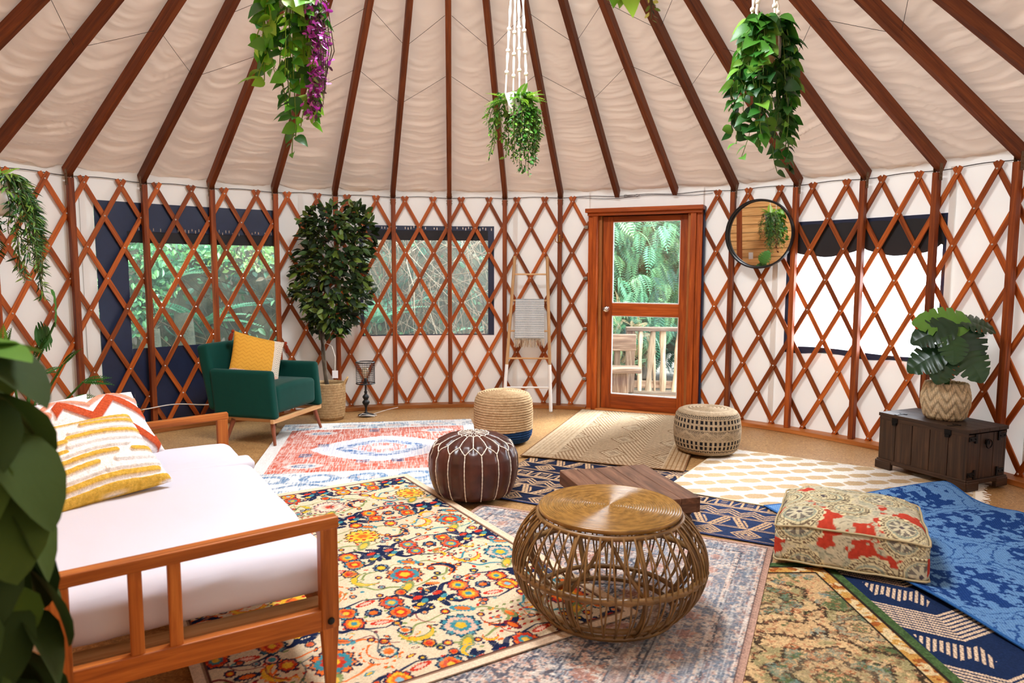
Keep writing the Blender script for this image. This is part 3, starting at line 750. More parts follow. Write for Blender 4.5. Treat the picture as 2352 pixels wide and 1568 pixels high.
vines(m, [(0.03, 0, 0.1), (-.05, -.03, .1), (0.06, 0, .1), (.05, .03, .1), (-.06, 0, .1)], [0.58, 0.5, 0.55, .5, .42], [(0.06, 0, 0), (-.05, -.04, 0), (.08, 0, 0), (.07, .03, 0), (-.07, 0, 0)], T_HEART, 0.085, 0.044, [(54, 112, 36), (38, 88, 30), (90, 146, 50)], lin(np.array([120, 150, 70]) / 255), 33)
instance(m, T_HEART, [(0.05 * math.cos(q), 0.05 * math.sin(q), 0.28) for q in a[:20]], [(math.cos(q), math.sin(q), r.uniform(0, .9)) for q in a[:20]], [(0, 0, 1)] * 20, r.uniform(.075, .105, 20), pal(20, GREENS, r))
m.build('foliage', M['leaf'], t, smooth=True)

# ---- sprig that dips into the frame at the top
X, Yy = 0.68, -0.90
t = thing('hanging_plant', 'bright green leafy sprig dipping in from the top of the picture', 'hanging plant', (X, Yy, 2.34), 0, 'hanging plants')
m = MB(); m.tube([(0, 0, 0.12), (0, 0, roofz(X, Yy) - 2.34)], 0.004, 6); m.build('cord', M['rope'], t)
pot(t, 0.06, 0.13, 0.06, 0.08, M['whitepot'])
r = np.random.default_rng(41); m = MB()
P = [(-.05, -.02, .03), (-.035, 0.0, -.0), (-.01, 0, .0), (-.02, -.02, .05), (0.0, 0.0, .04), (-.045, .02, .05)]
instance(m, T_HEART, P, [(-.25, -.1, -1), (.0, 0, -1), (.35, 0, -1), (-.8, 0, -.4), (.5, -.1, -.5), (-.3, .2, -.8)], [(-.3, -1, .3), (.2, -1, .2), (.1, -1, .3), (0, -1, .6), (0, -1, .5), (.4, -1, .2)], [.085, .05, .08, .06, .05, .07], pal(6, [(120, 184, 40), (96, 160, 36), (150, 196, 60)], r))
for q in P: m.tube([(0, 0, 0.18), np.array(q) * .6 + [0, 0, .1], q], 0.002, 4, K=lin(np.array([130, 150, 60]) / 255))
vines(m, [(0.03, 0, .18)] * 4, [.28, .24, .2, .18], [(0.035, 0, 0), (.045, .01, 0), (.03, -.02, 0), (.02, .03, 0)], T_TINY, 0.030, 0.011, [(150, 170, 60), (96, 120, 44), (44, 48, 36), (200, 200, 110)], lin(np.array([90, 80, 40]) / 255), 42, .01)
vines(m, [(-0.03, 0, .18)] * 7, [.14, .12, .1, .15, .1, .12, .1], [(-.06, 0, 0), (-.03, -.05, 0), (.0, -.06, 0), (.05, .05, 0), (-.05, .05, 0), (0, .06, 0), (.06, -.02, 0)], T_HEART, 0.075, 0.035, GREENS, None, 43, .01)
m.build('foliage', M['leaf'], t, smooth=True)

# ---- drooping fern at the left edge, with rusty leaves
X, Yy = -2.31, 0.30
t = thing('hanging_plant', 'feathery green plant in a white pot hanging at the left edge', 'hanging plant', (X, Yy, 1.66), 0, 'hanging plants')
m = MB(); m.tube([(0, 0, 0.1), (0, 0, roofz(X, Yy) - 1.66)], 0.004, 6); m.build('cord', M['rope'], t)
pot(t, 0.0, 0.17, 0.06, 0.085, M['whitepot'])
r = np.random.default_rng(51); m = MB(); a = np.concatenate([r.uniform(-.9, .9, 22), r.uniform(0, 2 * PI, 12)])
vines(m, [(0.05 * math.cos(q), 0.05 * math.sin(q), 0.17) for q in a], np.clip(r.normal(0.42, 0.12, 34), .2, .62), [(0.145 * math.cos(q) * (.6 + .5 * r.random()), 0.10 * math.sin(q), 0) for q in a], T_BLADE, 0.052, 0.0085, [(62, 106, 42), (44, 84, 36), (88, 128, 48), (32, 66, 34), (120, 150, 60)], lin(np.array([90, 100, 50]) / 255), 52, .02, .05)
instance(m, T_FROND, [(0, 0, .18)] * 12, [(r.uniform(-1, .4), r.uniform(-1, 1), r.uniform(.3, 1.2)) for k in range(12)], [(0, 0, 1)] * 12, r.uniform(.14, .22, 12), pal(12, [(120, 164, 50), (150, 190, 60)], r))
m.build('foliage', M['leaf'], t, smooth=True)
m = MB(); vines(m, [(-0.03, -.05, .1)] * 8, np.linspace(.3, .52, 8), [(-.06 + .014 * k, -.06, 0) for k in range(8)], T_OVAL, 0.07, 0.022, [(140, 78, 44), (110, 56, 34), (168, 104, 60), (84, 40, 30)], lin(np.array([90, 60, 40]) / 255), 54, .01)
m.build('rusty_leaves', M['leaf'], t, smooth=True)['label'] = 'rust brown leaves'
# ---- pothos beside it, seen mostly in the round mirror
X, Yy = -2.62, 0.05
t = thing('hanging_plant', 'pothos hanging by the plank wall, seen only in the round mirror', 'hanging plant', (X, Yy, 1.72), 0, 'hanging plants')
m = MB(); m.tube([(0, 0, 0.1), (0, 0, roofz(X, Yy) - 1.72)], 0.004, 6); m.build('cord', M['rope'], t)
pot(t, 0.0, 0.16, 0.06, 0.08, M['whitepot'])
r = np.random.default_rng(61); m = MB(); a = r.uniform(0, 2 * PI, 14)
vines(m, [(0.05 * math.cos(q), 0.05 * math.sin(q), 0.16) for q in a], np.clip(r.normal(0.4, 0.15, 14), .15, .62), [(0.09 * math.cos(q), 0.09 * math.sin(q), 0) for q in a], T_HEART, 0.08, 0.034, GREENS, lin(np.array([110, 140, 60]) / 255), 62)
m.build('foliage', M['leaf'], t, smooth=True)

# ---- ficus tree in a basket
BX, BY = -1.32, 3.215
t = thing('ficus_tree', 'tall artificial ficus tree with dense dark leaves beside the green armchair', 'potted tree', (BX, BY, 0.10), 0)
r = np.random.default_rng(71); m = MB()
trunk = [(0.0, 0, 0), (-.02, 0, .25), (-.045, 0, .5), (-.05, .02, .8), (0.0, .02, 1.1), (.06, .02, 1.5)]
m.tube(trunk, [.022, .02, .018, .015, .012, .006], 8)
m.tube([(.02, .02, 0), (-.03, .02, .3), (-.035, -.01, .55), (-.09, 0.0, .85), (-.06, 0, 1.3)], [.018, .017, .015, .012, .006], 8)
tips = []
for k in range(30):
    z = r.uniform(.78, 1.6); q = r.uniform(0, 2 * PI); L = r.uniform(.16, .34)
    b = np.array([-.03 + .06 * (z - .8), .01, z]); e = b + [L * math.cos(q), .6 * L * math.sin(q), r.uniform(.05, .22)]; m.tube([b, (b + e) / 2 + [0, 0, .03], e], .004, 4); tips.append((b, e))
m.build('trunk', M['bark'], t, smooth=True)
m = MB(); P = []; n = 1500
q = r.uniform(0, 2 * PI, n); zz = r.uniform(0, 1, n)
prof = np.interp(zz, [0, .12, .3, .5, .75, .92, 1], [.12, .24, .34, .32, .33, .28, .16]); rad = prof * np.sqrt(r.uniform(.25, 1, n)) * (1 + .14 * np.sin(q * 3 + zz * 9))
P = np.stack([0.06 + .08 * (zz - .3) + rad * np.cos(q), .62 * rad * np.sin(q) - 0.03, .74 + 1.10 * zz + .06 * np.sin(q * 2)], 1)
d = np.stack([np.cos(q), np.sin(q) * .8, -.45 + .5 * zz], 1) + r.normal(size=(n, 3)) * .5
instance(m, T_OVAL, P, d, rdir(n, r) * .7 + np.stack([np.cos(q), np.sin(q), np.ones(n) * .6], 1), r.uniform(.065, .105, n), pal(n, [(40, 62, 26), (32, 52, 24), (54, 78, 30), (26, 42, 22), (92, 112, 40)], r))
for px, pz in ((.36, 1.75), (.30, 1.83), (.12, 1.88), (.37, 1.45), (.34, 1.2), (.36, 1.05), (-.2, 1.7), (-.26, 1.1)):
    P = np.array([px, -.02, pz]) + r.normal(size=(9, 3)) * .035
    instance(m, T_OVAL, P, r.normal(size=(9, 3)) * .6 + [np.sign(px) * .6, 0, .2], rdir(9, r) + [0, -.6, .4], r.uniform(.06, .1, 9), pal(9, [(96, 116, 44), (60, 84, 34), (40, 62, 28)], r))
    m.tube([(.05, 0, pz - .2), (px, -.02, pz)], .003, 4, K=lin(np.array([70, 60, 40]) / 255))
m.build('foliage', M['leafdark'], t, smooth=True)
m = MB(); m.box((0.098, -.165, .345), (.052, .003, .07)); m.build('price_tag', M['whitepaint'], t)['label'] = 'small white paper tag'
m = MB(); m.tube([(.095, -.16, .38), (.1, -.15, .5), (.06, -.1, .60), (-.01, -.03, .62), (-.04, 0, .6)], .0025, 5); m.build('tag_string', M['rope'], t, smooth=True)

def weave_lathe(prof, rows, seg, amp, nb, cols, rr, z0=None, c=(0, 0, 0), colfn=None):
    """woven body: a lathe whose surface carries braided rows"""
    pr = np.asarray(prof, float); ln = np.concatenate([[0], np.cumsum(np.hypot(*np.diff(pr, axis=0).T))]); s = np.linspace(0, ln[-1], rows)
    Rp = np.interp(s, ln, pr[:, 0]); Zp = np.interp(s, ln, pr[:, 1]); dR = np.gradient(Rp, s); dZ = np.gradient(Zp, s)
    a = np.arange(seg) * 2 * PI / seg; Sg, Ag = np.meshgrid(s, a, indexing='ij')
    h, K = colfn(Sg / ln[-1], Ag, Zp[:, None] + 0 * Ag, rr) if colfn else (None, None)
    Rg = Rp[:, None] + amp * h * dZ[:, None]; Zg = Zp[:, None] - amp * h * dR[:, None]
    V = np.stack([Rg * np.cos(Ag), Rg * np.sin(Ag), Zg], -1) + np.asarray(c)
    m = MB(); m.grid(V[:, ::-1], closev=True, K=K[:, ::-1]); return m
def srgbK(a): return lin(np.asarray(a) / 255.0)
def seagrass(s, a, z, r):
    row = s * 34; h = np.abs(np.sin(row * PI)) * .6 + .5 * np.abs(np.sin(a * 42 + np.floor(row) * 1.6 + np.sin(row * PI)))
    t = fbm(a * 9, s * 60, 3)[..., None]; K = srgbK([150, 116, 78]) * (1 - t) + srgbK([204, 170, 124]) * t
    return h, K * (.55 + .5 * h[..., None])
b = thing('woven_basket', 'round woven seagrass basket holding the ficus tree', 'basket', (BX, BY, 0.0))
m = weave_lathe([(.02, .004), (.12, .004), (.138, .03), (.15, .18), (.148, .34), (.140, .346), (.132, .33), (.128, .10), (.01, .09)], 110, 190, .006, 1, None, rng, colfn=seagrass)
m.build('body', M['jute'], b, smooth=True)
for sg in (1, -1):
    m = MB(); m.tube([(sg * .142, -.05, .32), (sg * .165, -.035, .37), (sg * .178, 0, .395), (sg * .165, .035, .37), (sg * .142, .05, .32)], .009, 7, K=srgbK([176, 138, 92])); m.build('handle', M['jute'], b, smooth=True)

# ---- monstera on the trunk
MX, MY, MZ = 3.25, 1.165, 0.41
b = thing('woven_basket', 'cream chunky braided basket standing on the dark wooden trunk', 'basket', (MX, MY, MZ))
def chev(s, a, z, r):
    v = s * 6.2 + 1.1 * np.abs(((a * 9 / (2 * PI) * 1.0) % 1) - .5) * 2
    f = v % 1; h = np.sin(f * PI) ** .7 * (.75 + .25 * np.sin(a * 90 + v * 9)); t = fbm(a * 12, s * 40, 5)[..., None]
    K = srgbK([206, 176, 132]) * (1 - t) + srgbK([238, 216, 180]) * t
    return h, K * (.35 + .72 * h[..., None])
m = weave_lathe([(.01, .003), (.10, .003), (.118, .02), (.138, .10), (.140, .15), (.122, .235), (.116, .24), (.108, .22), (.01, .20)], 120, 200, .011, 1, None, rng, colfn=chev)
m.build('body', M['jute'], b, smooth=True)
t = thing('monstera_plant', 'dark split-leaf monstera in the cream basket on the trunk', 'potted plant', (MX, MY, MZ + .205))
r = np.random.default_rng(81)
cr = np.array([.83, -.55, 0]); cf = np.array([-.55, -.83, 0]); uz = np.array([0, 0, 1.0])      # right, towards the room, up
LV = [(.10, .42, .0, (-1, .22, .2), (.1, .75, .65), .34, 1), (.02, .41, .06, (-1, -.30, .35), (0, .7, .7), .29, 0), (-.03, .24, .10, (-.85, -.45, .3), (-.2, .6, .8), .27, 0), (.0, .20, .12, (-.25, -.7, .5), (0, .35, .95), .21, 0),
      (.05, .40, .04, (.45, -.75, .35), (.35, .35, .85), .30, 0), (.07, .26, .08, (.55, -.65, .3), (.3, .4, .85), .27, 0), (.06, .45, -.03, (.95, -.12, -.1), (.1, .85, .45), .24, 0), (-.05, .33, -.08, (-.8, -.1, -.5), (-.2, .9, -.2), .22, 0), (.02, .34, .12, (.1, -.75, .5), (.15, .4, .9), .20, 0)]
m = MB(); ms = MB()
for x, z, f_, dr, nn, s, lt_ in LV:
    x, z, s = x * .95, z * .95 + .03, s * .9; e = x * cr + f_ * cf + z * uz; D_ = dr[0] * cr + dr[1] * uz + dr[2] * cf; N_ = nn[0] * cr + nn[1] * uz + nn[2] * cf
    ms.tube([e * [.08, .08, 0] + [0, 0, -.03], e * [.3, .3, .6], e - unit(D_) * .02], [.007, .006, .004], 6, K=srgbK([52, 92, 40]))
    instance(m, T_MON, [e], [D_], [N_], [s], pal(1, [(84, 128, 44)] if lt_ else [(30, 62, 34), (24, 50, 30), (40, 76, 36)], r))
m.build('foliage', M['leafgloss'], t, smooth=True); ms.build('stems', M['leafdark'], t, smooth=True)

# ---- big leafy plant right in front, at the left edge
FX, FY = -0.715, -2.30
t = thing('artificial_plant', 'large dark plant with broad overlapping leaves, blurred at the left edge', 'plant', (FX, FY, 0.0))
m = MB(); m.lathe([(.001, .0), (.13, .0), (.16, .30), (.15, .305), (.14, .27), (.001, .27)], 30); m.build('pot', M['whitepot'], t, smooth=True)
m = MB(); m.tube([(0, 0, .26), (0, 0, 1.18)], .02, 8); m.build('stem', M['bark'], t)
r = np.random.default_rng(91); m = MB(); P = []; Y = []; N = []
for k in range(90):
    z = .34 + .92 * (k / 89.0) + r.normal(0, .01); q = k * 2.39996 + r.normal(0, .15); o = np.array([math.cos(q), math.sin(q), 0])
    P.append(o * r.uniform(.05, .12) + [0, 0, z]); Y.append(o * .55 + [0, 0, -.75 + .5 * max(0, k / 89 - .75) * 4]); N.append(o * 1.0 + [0, 0, .65])
instance(m, T_BIG, P, Y, N, r.uniform(.14, .19, 90), pal(90, [(64, 80, 32), (54, 70, 30), (76, 94, 36), (46, 60, 26)], r))
instance(m, T_BIG, [(0, 0, 1.24)] * 7, [(math.cos(q), math.sin(q), .25) for q in np.arange(7) * .9], [(0, 0, 1)] * 7, [.17] * 7, pal(7, [(96, 140, 50), (70, 110, 40)], r))
instance(m, T_BIG, [(.09, .02, 1.04), (.10, .0, .86)], [(.2, 0, -1), (.1, 0, -1)], [(.8, -.6, .3), (.9, -.4, .2)], [.15, .14], pal(2, [(78, 100, 34), (60, 84, 30)], r))
m.build('foliage', M['leafmatte'], t, smooth=True)

# ---- split-leaf plant between the daybed and the wall
t = thing('split_leaf_plant', 'leafy split-leaf plant peeking out above the daybed cushions', 'plant', (-2.32, 0.40, 0.0))
m = MB(); m.lathe([(.001, .0), (.12, .0), (.15, .32), (.14, .325), (.13, .29), (.001, .29)], 28); m.build('pot', M['whitepot'], t, smooth=True)
r = np.random.default_rng(101); m = MB()
for dx, dy, dz, yx, yy, yz, s in ((.16, .02, .88, .6, .1, .9, .22), (.22, .06, .78, 1, .2, .1, .26), (.20, .02, .70, 1, 0, -.2, .24), (.30, .08, .60, 1, .4, .35, .30), (.22, -.05, .50, 1, -.3, -.2, .28), (.0, -.1, .98, -.1, -.1, 1, .22), (.06, 0.0, .92, .3, 0, 1, .24), (-.1, 0, .85, -1, 0, .4, .25), (0, .2, .8, 0, 1, .2, .25)):
    dx, dz = dx * 1.35, dz * 1.0
    m.tube([(0, 0, .28), (dx * .4, dy * .4, dz * .75), (dx, dy, dz)], .006, 5, K=srgbK([64, 110, 44]))
    instance(m, T_FROND, [(dx, dy, dz)], [(yx, yy, yz)], [(0, -.6, 1)], [s * .55], pal(1, [(70, 130, 50), (50, 100, 40), (110, 170, 60)], r))
    instance(m, T_FROND, [(dx, dy, dz)], [(yx + .3, yy, yz + .4)], [(0, -.8, 1)], [s * .5], pal(1, [(60, 120, 46), (50, 100, 40)], r))
m.tube([(0, 0, .28), (.02, .05, .8), (.14, .10, 1.10)], .006, 5, K=srgbK([64, 110, 44]))
instance(m, T_MON, [(.14, .10, 1.10)], [(.3, -.2, .55)], [(1, .45, .2)], [.20], pal(1, [(64, 116, 44)], r))
instance(m, T_MON, [(.10, .0, 1.02)], [(.1, .9, .1)], [(1, .45, .2)], [.17], pal(1, [(44, 86, 36)], r))
m.build('foliage', M['leaf'], t, smooth=True)

# ================================================================== OUTSIDE
m = MB(); N_ = 60; gx = np.linspace(-14, 14, N_); GX, GY = np.meshgrid(gx, np.linspace(-6, 16, N_), indexing='ij')
GZ = -0.25 + 0.12 * (fbm(GX, GY, 2) - .5) - 0.05
m.grid(np.stack([GX, GY, GZ], -1)); struct(m.build('ground_outside', M['earth'], smooth=True))
AA, TT = np.meshgrid(np.linspace(.02, .80, 60), np.linspace(0, 1, 30), indexing='ij'); rr = 9.2 + 1.2 * TT + .8 * (fbm(AA * 12, TT * 6, 28) - .5)
m = MB(); m.grid(np.stack([rr * np.sin(AA), rr * np.cos(AA), -.3 + 3.4 * TT + .5 * fbm(AA * 20, TT * 3, 29)], -1)[:, ::-1]); struct(m.build('hillside_outside', M['bank'], smooth=True))
# wooded bank behind the left and middle windows
AA, TT = np.meshgrid(np.linspace(-1.25, 0.33, 120), np.linspace(0, 1, 60), indexing='ij')
rr = 5.6 + 1.6 * TT + 0.9 * (fbm(AA * 9, TT * 6, 8) - .5) + 3.2 * sstep(-.1, .33, AA)
P = np.stack([rr * np.sin(AA), rr * np.cos(AA), -0.3 + 4.6 * TT + .5 * (fbm(AA * 11, TT * 7, 18) - .5)], -1)
m = MB(); m.grid(P[:, ::-1]); struct(m.build('hillside_outside', M['bank'], smooth=True))
def fern(x, y, z, n, L, seed, label, cols=((112, 166, 132), (84, 138, 108), (140, 188, 150))):
    r = np.random.default_rng(seed); m = MB(); q = r.uniform(0, 2 * PI, n)
    instance(m, T_FERN, [(0, 0, 0)] * n, np.stack([np.cos(q), np.sin(q), r.uniform(.5, 1.4, n)], 1), [(0, 0, 1)] * n, r.uniform(.6, 1.0, n) * L, pal(n, cols, r))
    o = m.build('fern', M['leaf'], loc=(x, y, z)); tag(o, label, 'fern', 'ferns outside the windows')
for k, (a, rd, z, L, lb) in enumerate(((-.50, 5.0, .15, .95, 'big green fern outside at the lower right of the blue framed window'), (-.58, 5.6, .75, .8, 'fern up the bank in the middle of the blue framed window'), (-.545, 5.9, 1.45, .7, 'fern high on the bank at the top right of the blue framed window'),
        (-.29, 5.0, .1, .85, 'fern outside at the lower left of the middle window'), (-.22, 5.4, .75, .75, 'fern outside halfway up the left of the middle window'), (-.03, 6.2, .35, .6, 'fern outside at the lower centre of the middle window'), (-.66, 5.5, 1.2, .75, 'fern outside at the left centre of the blue framed window'), (-.17, 4.9, -.05, .6, 'small fern at the foot of the bank by the middle window'), (.07, 6.6, .2, .5, 'fern outside at the lower right of the middle window'))):
    p = pol(a, rd, z); fern(p[0], p[1], z, 16, L, 200 + k, lb)
def twigs(name, label, a0, a1, r0, n, seed, z0, z1, cols):
    r = np.random.default_rng(seed); m = MB()
    for k in range(n):
        a = r.uniform(a0, a1); p = pol(a, r0 + r.uniform(-.4, .4), r.uniform(z0, z1)); d = np.array([r.normal(0, .6), r.normal(0, .25), -r.uniform(.2, 1.0)]) * 1.2
        q = [p + d * t + np.array([.10 * math.sin(t * 5 + k), 0, .08 * math.cos(t * 6 + k)]) + [0, 0, -.25 * t * t] for t in np.linspace(0, 1, 5)]
        m.tube(q, np.linspace(.006, .002, 5) * r.uniform(.6, 1.6), 4, K=lin(np.array(cols[k % len(cols)]) / 255), cap=False)
    o = m.build(name, M['fabric']); tag(o, label, 'branches', kind='stuff')
twigs('dead_branches', 'tangle of dead brown branches outside the middle window', -.34, .12, 5.6, 420, 301, .5, 2.6, [(98, 80, 64), (124, 104, 86), (74, 60, 48), (140, 122, 104)])
twigs('dead_branches', 'dark brown twigs on the bank outside the blue framed window', -.88, -.42, 5.9, 110, 302, .6, 2.6, [(74, 62, 48), (96, 82, 64), (58, 50, 40)])
def shrub(loc, rad, n, size, cols, label, seed, name='shrub', tpl=None):
    r = np.random.default_rng(seed); m = MB(); v = rdir(n, r) * (r.uniform(.3, 1, n) ** .5)[:, None] * np.array(rad)
    instance(m, tpl or T_OVAL, v, rdir(n, r) + [0, 0, -.3], rdir(n, r) + [0, -.4, .8], r.uniform(.6, 1.3, n) * size, pal(n, cols, r))
    o = m.build(name, M['leaf'], loc=loc); tag(o, label, 'shrub', 'shrubs outside')
p = pol(-.74, 5.1); shrub((p[0], p[1], 1.45), (.55, .45, .75), 900, .075, [(96, 150, 96), (64, 116, 74), (130, 180, 116), (44, 84, 54)], 'small leaved green shrub outside the left part of the blue framed window', 401)
p = pol(-.62, 5.2); shrub((p[0], p[1], 1.75), (.7, .4, .35), 600, .07, [(90, 140, 90), (60, 108, 66), (120, 166, 104)], 'leafy branch hanging across the top of the blue framed window', 402)
p = pol(-.50, 5.3); shrub((p[0], p[1], 1.7), (.45, .4, .35), 350, .07, [(140, 168, 100), (100, 136, 76)], 'pale yellow green bush at the top right of the blue framed window', 403)
p = pol(.1, 6.8); shrub((p[0], p[1], 1.3), (.5, .4, 1.0), 500, .11, [(46, 66, 66), (34, 52, 54), (70, 92, 86)], 'dark evergreen bush outside the right end of the middle window', 404, tpl=T_CEDAR)
for k, (a, rd, h) in enumerate(((-.705, 4.95, .8), (-.635, 5.05, .95))):
    p = pol(a, rd, -.3); m = MB(); m.tube([(0, 0, 0), (.02, 0, h * .5), (-.02, .03, h + .3)], [.14, .11, .09], 14)
    o = m.build('tree_stump', M['bank'], loc=tuple(p), smooth=True); tag(o, 'mossy tree stump outside at the lower %s of the blue framed window' % ('left' if k == 0 else 'centre'), 'tree stump', 'stumps outside')
# low leafy undergrowth over the bank
r = np.random.default_rng(601); m = MB(); n = 2600; a = r.uniform(-1.0, .12, n); tt = r.uniform(.02, .8, n)
rr2 = 5.6 + 1.6 * tt + 3.2 * sstep(-.1, .33, a) - .25 + r.normal(0, .18, n)
P = np.stack([rr2 * np.sin(a), rr2 * np.cos(a), -0.2 + 4.6 * tt + r.normal(0, .15, n)], 1)
instance(m, T_FERN, P[:420], rdir(420, r) + [0, 0, .3], rdir(420, r) * .4 + [0, -.7, .6], r.uniform(.2, .5, 420), pal(420, [(84, 128, 104), (60, 100, 80), (110, 150, 118), (120, 110, 84)], r))
instance(m, T_OVAL, P[420:], rdir(n - 420, r) + [0, 0, -.2], rdir(n - 420, r) + [0, -.5, .8], r.uniform(.05, .13, n - 420), pal(n - 420, [(76, 116, 88), (50, 84, 64), (104, 140, 100), (110, 92, 70), (84, 70, 54)], r))
o = m.build('undergrowth', M['leaf']); tag(o, 'mixed leafy undergrowth covering the bank outside the windows', 'undergrowth', kind='stuff')
# cedar outside the door
r = np.random.default_rng(501)
t = thing('cedar_tree', 'pale green cedar boughs filling the upper glass of the door', 'tree', (2.62, 7.0, -.25))
m = MB(); m.tube([(0, .5, 0), (0, .5, 2), (.05, .5, 4.2)], [.16, .12, .05], 12); m.build('trunk', M['bark'], t, smooth=True)
m = MB(); n = 1500; v = r.uniform(-1, 1, (n, 3)) * [1.45, .8, 1.75] + [-.2, .1, 2.45]
instance(m, T_CEDAR, v, r.normal(size=(n, 3)) * .45 + [0, -.6, -.7], r.normal(size=(n, 3)) * .3 + [0, -.6, .8], r.uniform(.20, .38, n), pal(n, [(84, 142, 106), (58, 108, 84), (118, 172, 128), (38, 76, 62), (140, 182, 130)], r))
m.build('foliage', M['leaf'], t, smooth=False)
p = (3.3, 7.9, 1.6); shrub(p, (2.6, .5, 2.0), 1500, .30, [(60, 100, 84), (44, 78, 66), (84, 126, 104)], 'darker conifer screen behind the cedar boughs', 502, tpl=T_CEDAR)
# weathered deck railing seen through the lower glass
RX, RY = 2.02, 5.35
t = thing('deck_railing', 'weathered wooden deck railing with split log pickets beyond the door', 'railing', (RX, RY, -.12), -.12)
m = MB(); m.beam((-.12, 0, .80), (1.3, 0, .80), .16, .045); m.build('top_rail', M['weathered'], t, bevel=.006)
m = MB(); m.beam((-.06, .03, 0), (-.06, .03, .78), .11, .11, up=(0, 1, 0)); m.build('post', M['weathered'], t, bevel=.008)
m = MB(); m.beam((-.06, .02, .10), (1.3, .02, .10), .05, .09); m.build('lower_rail', M['weathered'], t, bevel=.006)
for k, x in enumerate((.06, .17, .25, .35, .49, .60, .72, .84, .97)):
    m = MB(); w_ = (.05, .075, .035, .07, .06, .05, .07, .06, .06)[k]
    m.tube([(x + .05 * math.sin(k * 2.0) * s, -.01 + .015 * math.sin(s * 5 + k), .02 + .76 * s) for s in np.linspace(0, 1, 7)], [w_ * (.52 + .1 * math.sin(s * 9 + k * 2)) for s in np.linspace(0, 1, 7)], 8)
    m.build('picket', M['paleweathered'], t, smooth=True)
t = thing('garden_bench', 'rough timber bench left of the deck railing, beyond the door', 'bench', (1.62, 5.05, -.12), -.05)
m = MB(); m.beam((-.5, 0, .66), (.34, 0, .66), .07, .2); m.build('backrest', M['weathered'], t, bevel=.01)
m = MB(); m.beam((-.5, -.2, .36), (.36, -.2, .36), .3, .06); m.build('seat', M['weathered'], t, bevel=.01)
for x in (-.4, .12):
    m = MB(); m.beam((x, -.18, 0), (x, -.18, .33), .22, .06, up=(0, 1, 0)); m.build('leg', M['weathered'], t, bevel=.01)
    m = MB(); m.beam((x, .02, 0), (x, .02, .6), .07, .05, up=(0, 1, 0)); m.build('leg', M['weathered'], t, bevel=.01)
m = MB(); m.box((2.2, 4.85, -.18), (3.4, 1.5, .08)); struct(m.build('deck_outside', M['weathered']))
p = (1.75, 5.75, .5); shrub(p, (.7, .3, .6), 260, .2, [(112, 150, 110), (160, 168, 110), (84, 120, 88), (150, 130, 96)], 'grassy undergrowth behind the deck railing', 503, tpl=T_FERN)
# ================================================================== FURNITURE
def local(*a): return np.array(a, float)
# ---- daybed frame; local X runs along the bed, Y towards its back
BR = math.atan2(.871, -.492)
bed = thing('daybed_frame', 'slim brown wooden daybed frame with open slatted arms at the left', 'daybed', (-.296, -1.229, 0.0), BR)
def bpart(name, segs, parent=None, mat='teak', bev=.004):
    m = MB()
    for s in segs: m.beam(*s[:4], **(s[4] if len(s) > 4 else {}))
    return m.build(name, M[mat], parent or bed, bevel=bev)
BL, BW = 2.0, .79
for u0, nm in ((0.0, 'near'), (BL - .046, 'far')):
    uc = u0 + .023
    bpart('arm_rail', [((uc, -.004, .583), (uc, BW, .553), .046, .036)])
    bpart('post', [((uc, .028, .235), (uc, .028, .567), .046, .056, dict(up=(0, 1, 0)))])
    bpart('post', [((uc, BW - .03, .235), (uc, BW - .03, .537), .046, .056, dict(up=(0, 1, 0)))])
    for v in (.475, .575):
        bpart('spindle', [((uc, v, .29), (uc, v, .552), .024, .036, dict(up=(0, 1, 0)))])
    bpart('end_rail', [((uc, .0, .265), (uc, BW, .265), .034, .07)])
    for v in (.028, BW - .03):
        bpart('leg', [((uc, v, .0295 if v < .1 else .0), (uc, v, .24), .026, .030, dict(w1=.042, h1=.054, up=(0, 1, 0)))])
    m = MB(); m.ball((u0 if u0 == 0 else BL, .028, .262), .012, 10, 6); m.build('bolt_cap', M['black'], bed)
bpart('front_rail', [((.03, .018, .26), (BL - .03, .018, .26), .03, .07)])
bpart('back_rail', [((.03, BW - .02, .26), (BL - .03, BW - .02, .26), .03, .07)])
for k in range(13):
    u = .10 + k * .15
    bpart('slat', [((u, .03, .285), (u, BW - .03, .285), .07, .016)], mat='palewood', bev=0)

# ---- mattress in a white sheet, with a folded duvet on the near two thirds
def wr(seed, amp, sc=3.0):
    def f(P, N):
        w = (fbm(P[..., 0] * sc + 5, P[..., 1] * sc + 9 + P[..., 2] * 6, seed) - .5) * amp
        side = np.clip(-N[..., 2] + .6, 0, 1)
        w2 = (fbm(P[..., 0] * 9 + P[..., 2] * 7, P[..., 2] * 4 + P[..., 1] * 3, seed + 5, 3) - .5) * amp * 1.6 * (1 - np.abs(N[..., 2]))
        return P + N * (w + w2)[..., None]
    return f
mt = thing('mattress', 'thick mattress made up in plain white bedding on the daybed frame', 'mattress', (-.296, -1.229, 0.0), BR)
m = MB(); roundbox(m, (1.0, .415, .382), (1.82, .84, .150), .065, (70, 36, 12), fn=wr(3, .012)); m.build('mattress_pad', M['sheet'], mt, smooth=True)
m = MB(); roundbox(m, (.722, .42, .396), (1.31, .87, .166), .075, (70, 44, 14), fn=wr(7, .018, 4)); m.build('duvet', M['sheet'], mt, smooth=True)
m = MB(); roundbox(m, (1.36, .42, .462), (.15, .86, .046), .024, (12, 44, 6), fn=wr(9, .012, 5)); m.build('folded_edge', M['sheet'], mt, smooth=True)

